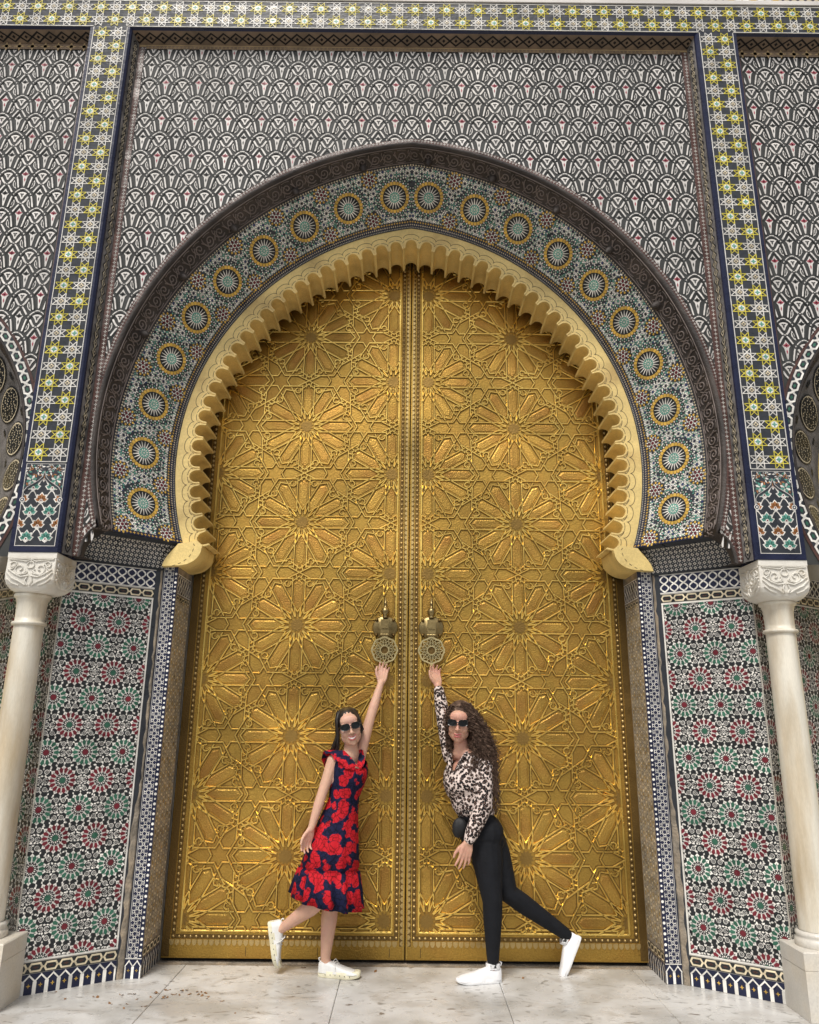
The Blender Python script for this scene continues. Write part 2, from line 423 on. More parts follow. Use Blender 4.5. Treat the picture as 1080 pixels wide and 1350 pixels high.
# ---- eight-pointed star tiles
def star_tile_mesh(kind):
    mb = MB(); c = CELL / 2; st = 'tile_white' if kind == 'w' else 'tile_yellow'; R = c * 1.075; q = .0048
    mb.flat([(-c, -c), (c, -c), (c, c), (-c, c)], 'tile_slate', 0)
    pts = [(R * cos(pi / 8 + k * pi / 4), R * sin(pi / 8 + k * pi / 4)) for k in range(8)]
    ri = R * .56
    inn = [(ri * cos(k * pi / 4), ri * sin(k * pi / 4)) for k in range(8)]
    for k in range(8):          # {8/3} strapwork
        mb.band([pts[k], pts[(k + 3) % 8]], q * .98, st, .003 + .0002 * (k % 3), h0=0)
    mb.disc(0, 0, c * .40, 8, 'tile_white' if kind == 'y' else st, .0042, pi / 8)
    mb.disc(0, 0, c * (.33 if kind == 'y' else .35), 8, 'tile_white' if kind == 'y' else 'tile_slate', .0046, pi / 8)
    for k in range(4): mb.kite(0, 0, k * pi / 2, .001, c * .31, c * .13, 'tile_teal' if kind == 'y' else 'tile_cream', .0050)
    mb.disc(0, 0, c * .1, 6, 'tile_teal' if kind == 'y' else 'tile_slate', .0054)
    return mb.mesh('star_tile')
SM = {'w': star_tile_mesh('w'), 'y': star_tile_mesh('y')}
def wall_line(mb, x0, x1, z0, z1, mat, Y, d=.004):
    mb.box((x0, Y - d, z0), (x1, Y, z1), mat)

for sg in (-1, 1):
    mb = MB()
    xa, xb = sorted((sg * PX0, sg * PX1))
    mb.box((xa, YP, 2.508), (xb, 4.80, ZF), 'tile_navy')
    pil = mb.build('pilaster', GW)
    xc = sg * 2.3115; zrow = 3.164
    mb = MB()
    for x in (xc - .1295, xc + .1245): wall_line(mb, x, x + .005, ZS - .002, ZF - .004, 'tile_white', YP)
    wall_line(mb, xc - .1245, xc + .1245, ZS - .004, ZS + .001, 'tile_white', YP)
    wall_line(mb, xc - .1295, xc + .1295, ZS - .012, ZS - .0045, 'tile_slate', YP, .003)
    mb.build('edge_line', pil)
    for r in range(29):
        for k in (0, 1):
            kind = 'y' if (r + k + (sg < 0)) % 2 else 'w'
            z = ZS + .001 + CELL * (r + .5)
            link('star_tile', SM[kind], pil, Matrix.Translation((xc + (k - .5) * CELL, YP - .0005, z)))
    # arabesque panel below the stars
    mb = MB(plane(YP - .0005)); z0, z1 = 2.545, ZS - .014; hw = .126
    mb.flat([(xc - hw, z0), (xc + hw, z0), (xc + hw, z1), (xc - hw, z1)], 'tile_white', .0005)
    H = z1 - z0
    def clipbox(pts):
        for a, b, c in ((1, 0, xc + hw - .004), (-1, 0, -(xc - hw + .004)), (0, 1, z1 - .004), (0, -1, -(z0 + .004))): 
            pts = clip_half(pts, a, b, c)
            if len(pts) < 3: return None
        return pts
    mb.clip = clipbox
    mb.flat([(xc - hw, z0), (xc + hw, z0), (xc + hw, z1), (xc - hw, z1)], 'tile_slate', .001)
    def palm(x, z, s, m1, up=1):
        for ang, L, w in ((90, 1.0, .30), (52, .86, .26), (128, .86, .26), (14, .80, .26), (166, .80, .26)):
            mb.kite(x, z, radians(ang), -.1 * s, (L + .2) * s, (w + .14) * s, 'tile_white', .0015, .55)
            mb.kite(x, z, radians(ang), 0, L * s, w * s, m1, .002, .6)
        mb.disc(x, z, s * .22, 8, 'tile_white', .0024); mb.disc(x, z, s * .12, 6, 'tile_red', .0028)
        mb.kite(x, z, radians(-90), 0, .55 * s, .16 * s, 'tile_white', .0022, .4)
    rowz = [z0 + .045 + k * .083 for k in range(5)]
    for k, z in enumerate(rowz):
        if k % 2 == 0:
            for dx in (-.06, .06): palm(xc + dx, z, .050, 'tile_teal')
        else:
            for dx in (-.12, 0, .12): palm(xc + dx, z, .047, 'tile_rust')
    palm(xc, rowz[4] + .055, .036, 'tile_rust')
    for k in range(5):                                  # white ogee net
        z = rowz[k] - .02; o = .06 if k % 2 == 0 else 0
        for c in (-2, -1, 0, 1, 2):
            x = xc + c * .12 + o - .06 * (k % 2 == 0) * 2
            P = [(x + d * .06 * t, z + .083 * (t ** 2 * (3 - 2 * t))) for d in (1,) for t in [i / 6 for i in range(7)]]
            mb.band(P, .0062, 'tile_white', .0018); mb.band([(2 * x - p[0], p[1]) for p in P], .0062, 'tile_white', .0018)
    # lobed arch and its spandrels
    za = z0 + .30
    A = [(-.118, za), (-.118, za + .045), (-.10, za + .072), (-.07, za + .092), (-.035, za + .115), (-.012, za + .14), (0, za + .178)]
    outer = [(xc + x, z) for x, z in A] + [(xc - x, z) for x, z in A[::-1][1:]]
    for half in (1, -1):
        reg = [(xc + half * x, z) for x, z in A] + [(xc + half * 0, z1), (xc - half * .13, z1)]
        for i in range(len(A) - 1):
            mb.flat([(xc + half * A[i][0], A[i][1]), (xc + half * A[i + 1][0], A[i + 1][1]), (xc + half * A[i + 1][0], z1), (xc + half * A[i][0], z1)], 'tile_slate', .0030)
        lx, lz = xc - half * .078, za + .128
        for ang in range(0, 360, 45): mb.kite(lx, lz, radians(ang + 20), .004, .036, .012, 'tile_teal' if ang % 90 == 0 else 'tile_white', .0034)
        rq = random.Random(8)
        for q in range(90):
            x_, z_ = rq.uniform(.008, .122), rq.uniform(za + .05, z1 - .006)
            lim = min((z for x, z in A if -x <= x_ + .012), default=za) ; lim = max([A[k][1] + (A[k + 1][1] - A[k][1]) * ((-x_) - A[k][0]) / max(A[k + 1][0] - A[k][0], 1e-6) for k in range(len(A) - 1) if A[k][0] <= -x_ <= A[k + 1][0]] or [za + .06])
            if z_ < lim + .018 or hypot(x_ - .078, z_ - za - .128) < .034: continue
            mb.kite(xc - half * x_, z_, rq.uniform(0, 6.28), -.012, .014, .0052, rq.choice(('tile_white', 'tile_white', 'tile_rust', 'tile_teal')), .0034)
    mb.band(outer, .013, 'tile_slate', .0040); mb.band([(x, z + .010) for x, z in outer], .003, 'tile_white', .0044)
    mb.clip = None
    for dx in (-.118, .118):
        mb.disc(xc + dx, za - .002, .017, 10, 'tile_white', .005); mb.disc(xc + dx, za - .002, .013, 10, 'tile_navy', .0054); mb.disc(xc + dx, za - .002, .006, 8, 'tile_white', .0058)
    mb.build('arabesque_panel', pil, kind='stuff')

# ---- frieze with two rows of star tiles, white bands above it
mb = MB(); mb.box((-5.35, YP, ZF), (5.35, 4.80, ZT + .012), 'tile_slate'); fr = mb.build('frieze', GW)
mb = MB()
for a, b in ((-5.35, -2.4432), (-2.1798, 2.1798), (2.4432, 5.35)): wall_line(mb, a, b, ZF + .0005, ZF + .0065, 'tile_white', YP)
wall_line(mb, -5.35, 5.35, ZT - .006, ZT, 'tile_white', YP); mb.build('edge_line', fr)
for r in range(2):
    for i in range(-26, 27):
        z = ZF + .0065 + CELL * (r + .5); x = i * CELL + .013
        link('star_tile', SM['y' if (i + r) % 2 else 'w'], fr, Matrix.Translation((x, YP - .0005, z)))
mb = MB(); mb.box((-5.35, YP - .012, ZT + .013), (5.35, 4.80, ZT + .05), 'plaster_white')
mb.box((-5.35, YP - .004, ZT + .0501), (5.35, 4.80, ZT + .30), 'tile_cream')
cop = mb.build('upper_band', GW)
mb = MB(plane(YP - .005))
for i in range(-60, 61):
    x = i * .058
    if (i // 7) % 2: mb.flat([(x, ZT + .075), (x + .02, ZT + .055), (x + .04, ZT + .075), (x + .02, ZT + .095)], 'tile_slate')
    else: mb.flat([(x, ZT + .052), (x + .045, ZT + .052), (x + .045, ZT + .29), (x, ZT + .29)], 'tile_white' if i % 3 else 'tile_ochre')
mb.build('band_tile', cop, kind='stuff')

# ---- arch curves (left half given as positive x; mirrored by sg)
def arc(c, cz, R, zf, n=40):
    t0 = math.asin((zf - cz) / R); t1 = math.acos(c / R)
    return [(R * cos(t0 + (t1 - t0) * i / n) - c, cz + R * sin(t0 + (t1 - t0) * i / n)) for i in range(n + 1)]
A_DARK = (.205, 3.385, 2.275); A_BAND = (.325, 3.296, 2.336); A_GOLD = (.290, 3.338, 1.975)
def foot_curve(a, zf, dx, zb, n=40, m=8):
    P = arc(*a, zf, n); x, z = P[0]
    F = [(x + dx * sin(pi / 2 * (1 - i / m)), zb + (zf - zb) * cos(pi / 2 * (1 - i / m))) for i in range(m)]
    return F + P
darkF = foot_curve(A_DARK, 2.70, .10, 2.507)         # front edge of dark moulding
darkR = foot_curve((A_BAND[0], A_BAND[1], A_BAND[2]), 2.705, .17, 2.53)

# ---- spandrel: white ground with an arch hole, dark interlaced strapwork, borders
SPX = 2.128; SPZ = 6.545
mb = MB(plane(YS))
full = [(-x, z) for x, z in darkF] + [(x, z) for x, z in darkF[::-1][1:]]
for a, b in zip(darkF[:-1], darkF[1:]):
    for sg in (-1, 1):
        mb.flat([(sg * a[0], a[1]), (sg * b[0], b[1]), (sg * SPX, b[1]), (sg * SPX, a[1])], 'plaster_dark')
zt = darkF[-1][1]
mb.flat([(-SPX, zt), (SPX, zt), (SPX, SPZ), (-SPX, SPZ)], 'plaster_dark')
spn = mb.build('spandrel_panel', GW)

def arch_clip(a, off, zb, xmax, zmax, sgn=None, cxs=0.):
    """keep polygons outside the arch (radius + off), inside the panel"""
    def f(pts):
        for A_, B_, C_ in ((1, 0, xmax), (-1, 0, xmax), (0, 1, zmax), (0, -1, -zb)):
            pts = clip_half(pts, A_, B_, C_)
            if len(pts) < 3: return None
        mx = sum(p[0] for p in pts) / len(pts); mz = sum(p[1] for p in pts) / len(pts)
        s = 1 if mx >= 0 else -1
        dx, dz = s * mx + a[0], mz - a[1]; d = hypot(dx, dz); R = a[2] + off
        if d > R + .05: return pts
        if d < R - .05: return None
        ux, uz = dx / d, dz / d
        # keep (p - c) . u >= R
        pts = clip_half(pts, -s * ux, -uz, -(R + (-a[0]) * ux + a[1] * uz))
        return pts if len(pts) >= 3 else None
    return f

PAX, PAZ = .2505, .332
def strap_cell(mb, X, Z, red, sc=1.):
    """one cell of the carved scale-and-ogee strapwork: white pieces standing on a dark ground; (X, Z) is the pointed leaf's centre"""
    kx, kz = PAX / 470, PAZ / 506; Wt, D = 'plaster_white', 'plaster_dark'
    def P(l, f=1): return [(X + f * x * kx, Z - y * kz) for x, y in l]
    def poly(l, m, h, f=1): mb.prism(P(l, f), .0, h, m)
    for f in (1, -1):
        mb.band(P([(24, -112), (48, -84), (68, -52), (92, -20)], f), .0118, Wt, .0040, h0=0)
        mb.band(P([(148, 42), (164, 66), (184, 96), (214, 124)], f), .0125, Wt, .0040, h0=0)
        mb.band(P([(138, -8), (152, -22), (172, -38), (196, -51)], f), .0070, Wt, .0064)
        mb.band(P([(104, 38), (92, 72), (80, 120), (66, 178)], f), .0098, Wt, .0064)
        n = P([(120, 7)], f)[0]; mb.disc(n[0], n[1], .0088, 4, Wt, .0040, 0)
        poly([(138, 78), (150, 108), (150, 140), (130, 172), (96, 192), (108, 160), (114, 120)], Wt, .0036, f)
        mb.band(P([(134, 104), (128, 138), (116, 166)], f), .0085, D, .0050)
    for f in (1, -1):
        dome = [(235, -62), (213, -58), (190, -47), (150, -20), (120, 7), (104, 38), (92, 72), (80, 120), (68, 170)]
        for o_ in (1, -1):
            L_, R_ = mb.offsets(P(dome, f), .0180, False); mb.band((L_ if o_ > 0 else R_), .0098, D, .0056 + .0002 * o_)
        og_ = [(0, -118), (30, -100), (62, -62), (92, -20), (120, 7)]
        L_, R_ = mb.offsets(P(og_, f), .0190, False); mb.band(L_, .0062, D, .0052); mb.band(R_, .0062, D, .0053)
    poly([(0, -64), (23, -28), (52, 4), (31, 30), (19, 90), (9, 150), (0, 164), (-9, 150), (-19, 90), (-31, 30), (-52, 4), (-23, -28)], Wt, .0036)
    mb.band(P([(-20, -122), (0, -126), (20, -122)]), .0060, Wt, .0045)
    mb.band(P([(203, -55), (219, -61), (235, -63), (251, -61), (267, -55)]), .0070, Wt, .0066)
    poly([(173, -2), (203, -17), (235, -22), (267, -17), (297, -2), (262, 36), (244, 74), (226, 74), (208, 36)], Wt, .0036)
    m = 'tile_rose' if red else D
    for ang, L in ((90, .024), (12, .025), (168, .025), (-90, .014)): mb.kite(X, Z - .001, radians(ang), -.005, L, .0100, m, .0052)
    mb.kite(X, Z - .030, radians(-90), -.004, .036, .0055, m, .0050)
    tx, tz = P([(235, 12)])[0]
    for ang, L in ((20, .017), (160, .017), (-90, .026)): mb.kite(tx, tz, radians(ang), -.003, L, .0065, D, .0050)
mb = MB(plane(YS), arch_clip(A_DARK, .050, 2.60, SPX - .05, SPZ - .015))
for r in range(-1, 26):
    z = 6.363 + .166 - r * .166
    for i in range(-10, 11):
        x = i * PAX + (0 if (r % 2) else PAX / 2) - .004
        if abs(x) > SPX + .2: continue
        d = hypot(abs(x) + A_DARK[0], z - A_DARK[1])
        if d < A_DARK[2] - .25 or z < 2.55: continue
        strap_cell(mb, x, z, r % 2 == 0)
mb.build('strapwork', spn, kind='stuff')

def border(mb, P, w, cols, h=.002, pitch=.032, mat=('tile_brown', 'tile_white')):
    """dark strip along polyline P with rows of small white crosses"""
    Q = []
    for a, b in zip(P[:-1], P[1:]):
        k = max(1, int(hypot(b[0] - a[0], b[1] - a[1]) / .08)); Q += [(a[0] + (b[0] - a[0]) * i / k, a[1] + (b[1] - a[1]) * i / k) for i in range(k)]
    P = Q + [P[-1]]
    mb.band(P, w, mat[0], h)
    L = 0.; seg = []
    for a, b in zip(P[:-1], P[1:]): seg.append((L, hypot(b[0] - a[0], b[1] - a[1]), a, b)); L += seg[-1][1]
    n = max(1, int(L / pitch)); k = 0
    for i in range(n):
        s = (i + .5) * L / n
        while k < len(seg) - 1 and s > seg[k][0] + seg[k][1]: k += 1
        s0, l, a, b = seg[k]; t = (s - s0) / l; d = ((b[0] - a[0]) / l, (b[1] - a[1]) / l)
        x, z = a[0] + t * (b[0] - a[0]), a[1] + t * (b[1] - a[1]); ang = atan2(d[1], d[0])
        for c in cols:
            ox, oz = x - d[1] * c, z + d[0] * c
            r = pitch * .46
            for q in range(2): mb.flat([(ox + r * cos(ang + q * pi / 2 + e) * f, oz + r * sin(ang + q * pi / 2 + e) * f) for e, f in ((0, 1), (pi / 2, .32), (pi, 1), (3 * pi / 2, .32))], mat[1], h + .001)
mb = MB(plane(YS))
full = [(-x, z) for x, z in darkF] + [(x, z) for x, z in darkF[::-1][1:]]
bL, bR = mb.offsets(full, .054, False)
border(mb, bL if bL[len(bL) // 2][1] > bR[len(bR) // 2][1] else bR, .050, (-.0125, .0125), .0062, .024)
for sg in (-1, 1):
    border(mb, [(sg * (SPX - .030), 2.53), (sg * (SPX - .030), SPZ - .01)], .046, (-.004, ), .0072, .030)
border(mb, [(-SPX + .06, SPZ - .016), (SPX - .06, SPZ - .016)], .030, (0,), .0075, .03, ('carved_tan', 'carved_gold'))
mb.build('dotted_border', spn, kind='stuff')

# stepped frame between pilaster and spandrel: blue fillet, carved strip; carved board under the frieze
mb = MB()
for sg in (-1, 1):
    def strip(x0, y0, x1, y1, mat, z0=2.508, z1=ZF): mb.face3([(sg * x0, y0, z0), (sg * x1, y1, z0), (sg * x1, y1, z1), (sg * x0, y0, z1)], mat)
    strip(PX0 + .001, YP - .001, PX0 - .012, YP + .012, 'tile_navy'); strip(PX0 - .012, YP + .012, PX0 - .014, YP + .028, 'tile_navy')
    strip(PX0 - .014, YP + .028, SPX - .004, YS, 'carved_grey')
mb.face3([(-PX0, YP - .0004, ZF - .001), (PX0, YP - .0004, ZF - .001), (PX0, YP + .02, ZF - .012), (-PX0, YP + .02, ZF - .012)], 'tile_navy')
mb.face3([(-PX0, YP + .02, ZF - .012), (PX0, YP + .02, ZF - .012), (PX0, YS - .002, ZF - .058), (-PX0, YS - .002, ZF - .058)], 'carved_tan')
mb.face3([(-PX0, YS - .002, ZF - .058), (PX0, YS - .002, ZF - .058), (PX0, YS + .002, ZF - .09), (-PX0, YS + .002, ZF - .09)], 'carved_gold')
frm = mb.build('recess_frame', GW)
mb = MB()
def carved_strip(P0, P1, wdir, n, w, m, nrm):
    """row of lozenge outlines along P0-P1 (3-D), across wdir"""
    P0, P1, wdir, nrm = Vector(P0), Vector(P1), Vector(wdir), Vector(nrm); d = (P1 - P0) / n
    mp = lambda a, b, h: tuple(P0 + d * a + wdir * b + nrm * h)
    old = mb.map; mb.map = mp
    for i in range(n):
        for q in ([(i, 0), (i + .5, .42), (i + 1, 0), (i + .5, -.42)],):
            for a, b in zip(q, q[1:] + q[:1]):
                mb.face3([mp(a[0], a[1] - .09, .002), mp(b[0], b[1] - .09, .002), mp(b[0], b[1] + .09, .002), mp(a[0], a[1] + .09, .002)], m)
        mb.face3([mp(i + .36, 0, .003), mp(i + .5, -.16, .003), mp(i + .64, 0, .003), mp(i + .5, .16, .003)], m)
    mb.map = old
nrm = Vector((0, -.046, -.088)).normalized()
carved_strip((-PX0, YP + .064, ZF - .035), (PX0, YP + .064, ZF - .035), (0, .088 * .8, -.046 * .8), 46, .05, 'dark_gap', nrm)
for sg in (-1, 1):
    xx = (PX0 - .014 + SPX - .004) / 2; nr = Vector((-sg * .068, -.019, 0)).normalized()
    carved_strip((sg * xx, (YP + .028 + YS) / 2, 2.52), (sg * xx, (YP + .028 + YS) / 2, ZF - .06), (-sg * .019 * .8, .068 * .8, 0), 60, .05, 'dark_gap', nr)
    carved_strip((sg * xx, (YP + .028 + YS) / 2, 2.555), (sg * xx, (YP + .028 + YS) / 2, ZF - .095), (-sg * .019 * .5, .068 * .5, 0), 60, .05, 'tile_cream', nr)
mb.build('carved_lozenges', frm, kind='stuff')

# ---- dark carved moulding round the arch
def resample(P, n):
    L = [0]
    for a, b in zip(P[:-1], P[1:]): L.append(L[-1] + hypot(b[0] - a[0], b[1] - a[1]))
    out = []; k = 0
    for i in range(n + 1):
        s = L[-1] * i / n
        while k < len(P) - 2 and s > L[k + 1]: k += 1
        t = (s - L[k]) / max(L[k + 1] - L[k], 1e-9); out.append((P[k][0] + t * (P[k + 1][0] - P[k][0]), P[k][1] + t * (P[k + 1][1] - P[k][1])))
    return out
def both(P): return [(-x, z) for x, z in P] + [(x, z) for x, z in P[::-1][1:]]
NF = 8; F0 = both(darkF); R0 = both(darkR)
YB0, YB1 = 4.80, 5.15
def soffit(t):                       # t 0 front .. 1 rear along a shallow cove
    y = YS - .012 + (YB0 - YS + .012) * t
    k = t * .72 + .28 * t ** 3
    return [(f[0] + (r[0] - f[0]) * k, y, f[1] + (r[1] - f[1]) * k) for f, r in zip(F0, R0)]
mb = MB()
rows = [soffit(i / NF) for i in range(NF + 1)]
# front fillet standing proud of the spandrel
front = [(p[0] - sgx * .020 * nx_, YS - .012, p[2] + .020 * nz_) for p, sgx, nx_, nz_ in
         [(q, 1, *(lambda d: (-(d[0]), d[1]))(((q[0] + (A_DARK[0] if q[0] > 0 else -A_DARK[0])) / A_DARK[2], (q[2] - A_DARK[1]) / A_DARK[2]))) for q in rows[0]]]
front = [(p[0], YS - .012, p[2]) for p in front]
base = [(p[0], YS + .001, p[2]) for p in front]
mb.grid([base, front], 'carved_wood', False); mb.grid([front] + rows, 'carved_wood', True)
mou = mb.build('arch_moulding', GW)
# carved scrolls on the soffit: shallow raised spirals and stems
mb = MB(); N = len(F0)
def sof(u, t):                       # u in 0..N-1
    i = min(int(u), N - 2); f = u - i
    k = t * .72 + .28 * t ** 3; y = YS - .012 + (YB0 - YS + .012) * t
    fx = F0[i][0] * (1 - f) + F0[i + 1][0] * f; fz = F0[i][1] * (1 - f) + F0[i + 1][1] * f
    rx = R0[i][0] * (1 - f) + R0[i + 1][0] * f; rz = R0[i][1] * (1 - f) + R0[i + 1][1] * f
    p = Vector((fx + (rx - fx) * k, y, fz + (rz - fz) * k)); c = Vector((0, y, 3.35)); d = (c - p); d.y = -.3; return p + d.normalized() * .004
cum = [0.]
for a, b in zip(F0[:-1], F0[1:]): cum.append(cum[-1] + hypot(b[0] - a[0], b[1] - a[1]))
def at_len(s):
    for i in range(N - 1):
        if s <= cum[i + 1]: return i + (s - cum[i]) / (cum[i + 1] - cum[i])
    return N - 1.001
def carve(pts, w=.008):
    mb.tube([sof(at_len(s_), t_) for s_, t_ in pts], w * .62, 'carved_light', 5)
s = .24; k = 0
while s < cum[-1] - .24:
    fl = 1 if k % 2 else -1
    carve([(s + fl * (.006 + .034 * q / 14) * cos(q * .62), .56 + (.006 + .034 * q / 14) * sin(q * .62) / .17) for q in range(15)], .007)
    carve([(s + .04, .56 + .12 * fl), (s + .056, .56), (s + .07, .56 - .20 * fl), (s + .085, .50)], .007)
    for q in (-1, 1):
        carve([(s + .058, .56), (s + .062 + q * .012, .56 + q * .16), (s + .058 + q * .004, .56 + q * .26)], .006)
        carve([(s - .03, .56 + q * .29), (s + .0, .56 + q * .32), (s + .03, .56 + q * .29)], .005)
    s += .102; k += 1
for t in (.16, .93): carve([(.2 + i * .06, t) for i in range(int((cum[-1] - .4) / .06))], .007)
mb.build('scroll_carving', mou, kind='stuff')
mb = MB(); mb.lathe((0, 0, 0), [(.002, .058), (.012, .052), (.022, .038), (.026, .020), (.030, .012), (.024, .004), (.036, -.004), (.034, -.02)], 10, 'carved_wood'); bm_ = mb.mesh('boss')
for fr_ in (.20, .262, .325, .39, .455, .515, .575, .64, .70, .765):
    u = at_len(cum[-1] * fr_); p = sof(u, .80); c = Vector((0, p.y, 3.35)); ez = (c - p).normalized() * .9 + Vector((0, -.45, 0)); ez.normalize()
    ex = Vector((0, 1, 0)).cross(ez).normalized(); ey = ez.cross(ex)
    link('boss', bm_, mou, frame_matrix(p, ex, ey, ez))

# ---- splayed mosaic band of the arch
NB = 48
bo, bi = arc(*A_BAND, 2.705, NB), arc(*A_GOLD, 2.705, NB)
LB = sum(hypot(b[0] - a[0], b[1] - a[1]) for a, b in zip(bo[:-1], bo[1:])) * .5 + sum(hypot(b[0] - a[0], b[1] - a[1]) for a, b in zip(bi[:-1], bi[1:])) * .5
WB = .475
def band_pt(sg, s, t, h=0.):
    """s along the band from the foot (m), t across from the outer edge (m)"""
    u = max(0, min(s / LB, 1)) * NB; i = min(int(u), NB - 1); f = u - i; v = t / WB
    o = Vector((bo[i][0] * (1 - f) + bo[i + 1][0] * f, YB0, bo[i][1] * (1 - f) + bo[i + 1][1] * f))
    n_ = Vector((bi[i][0] * (1 - f) + bi[i + 1][0] * f, YB1, bi[i][1] * (1 - f) + bi[i + 1][1] * f))
    p = o + (n_ - o) * v
    if h:
        tg = Vector((bo[i + 1][0] - bo[i][0], 0, bo[i + 1][1] - bo[i][1])); nr = (n_ - o).cross(tg).normalized()
        if nr.y > 0: nr = -nr
        p = p + nr * h
    return Vector((sg * p.x, p.y, p.z))
mb = MB()
for sg in (-1, 1): mb.grid([[band_pt(sg, LB * i / NB, WB * j / 4) for i in range(NB + 1)] for j in range(5)], 'tile_slate', True)
bnd = mb.build('arch_band', GW)

def band_rosette():
    mb = MB(lambda x, y, h: (x, y, h))
    mb.disc(0, 0, .145, 32, 'tile_slate', .0); n = 20
    mb.disc(0, 0, .090, 40, 'tile_black', .001)
    for k in range(n):
        a = 2 * pi * k / n
        mb.wedge(0, 0, a, .034, .080, .0050, .0018, 'tile_white', .002, .006)
    mb.disc(0, 0, .038, 20, 'tile_teal', .003); mb.disc(0, 0, .007, 8, 'tile_white', .004)
    for k in range(10): mb.kite(0, 0, 2 * pi * k / 10, .012, .033, .0045, 'tile_white', .004)
    n = 26
    for k in range(n):
        a = 2 * pi * k / n
        mb.prism([(.0910 * cos(a - .105), .0910 * sin(a - .105)), (.111 * cos(a - .10), .111 * sin(a - .10)), (.115 * cos(a), .115 * sin(a)), (.111 * cos(a + .10), .111 * sin(a + .10)), (.0910 * cos(a + .105), .0910 * sin(a + .105))], .0, .003, 'tile_ochre')
        a += pi / n
        mb.kite(0, 0, a, .112, .129, .0062, 'tile_white', .002, .4)
        mb.kite(0, 0, a + pi / n, .122, .139, .0070, 'tile_sage' if k % 2 else 'tile_teal', .0025, .5)
        mb.kite(0, 0, a, .134, .147, .0060, 'tile_white', .002, .5)
    return mb.mesh('rosette')
def small_rosette():
    mb = MB(lambda x, y, h: (x, y, h)); mb.disc(0, 0, .064, 20, 'tile_slate', 0)
    for k in range(12):
        a = 2 * pi * k / 12
        mb.kite(0, 0, a, .044, .066, .0085, 'tile_ochre', .002); mb.kite(0, 0, a + pi / 12, .034, .050, .006, 'tile_white', .0025)
        if k % 2: mb.kite(0, 0, a, .018, .040, .0075, 'tile_red', .002)
        else: mb.kite(0, 0, a, .018, .040, .006, 'tile_white', .002)
    mb.disc(0, 0, .012, 8, 'tile_red', .003); mb.disc(0, 0, .017, 8, 'tile_white', .001)
    return mb.mesh('small_rosette')
RM, RS = band_rosette(), small_rosette()
MAINS = [.245 + i * (LB - .245 - .135) / 9 for i in range(10)]; TM = .225
SMALL = []
for i in range(11):
    s = (MAINS[0] - (MAINS[1] - MAINS[0]) / 2) if i == 0 else (MAINS[-1] + .165 if i == 10 else (MAINS[i - 1] + MAINS[i]) / 2)
    if i < 10: SMALL += [(s, .064), (s, .368)]
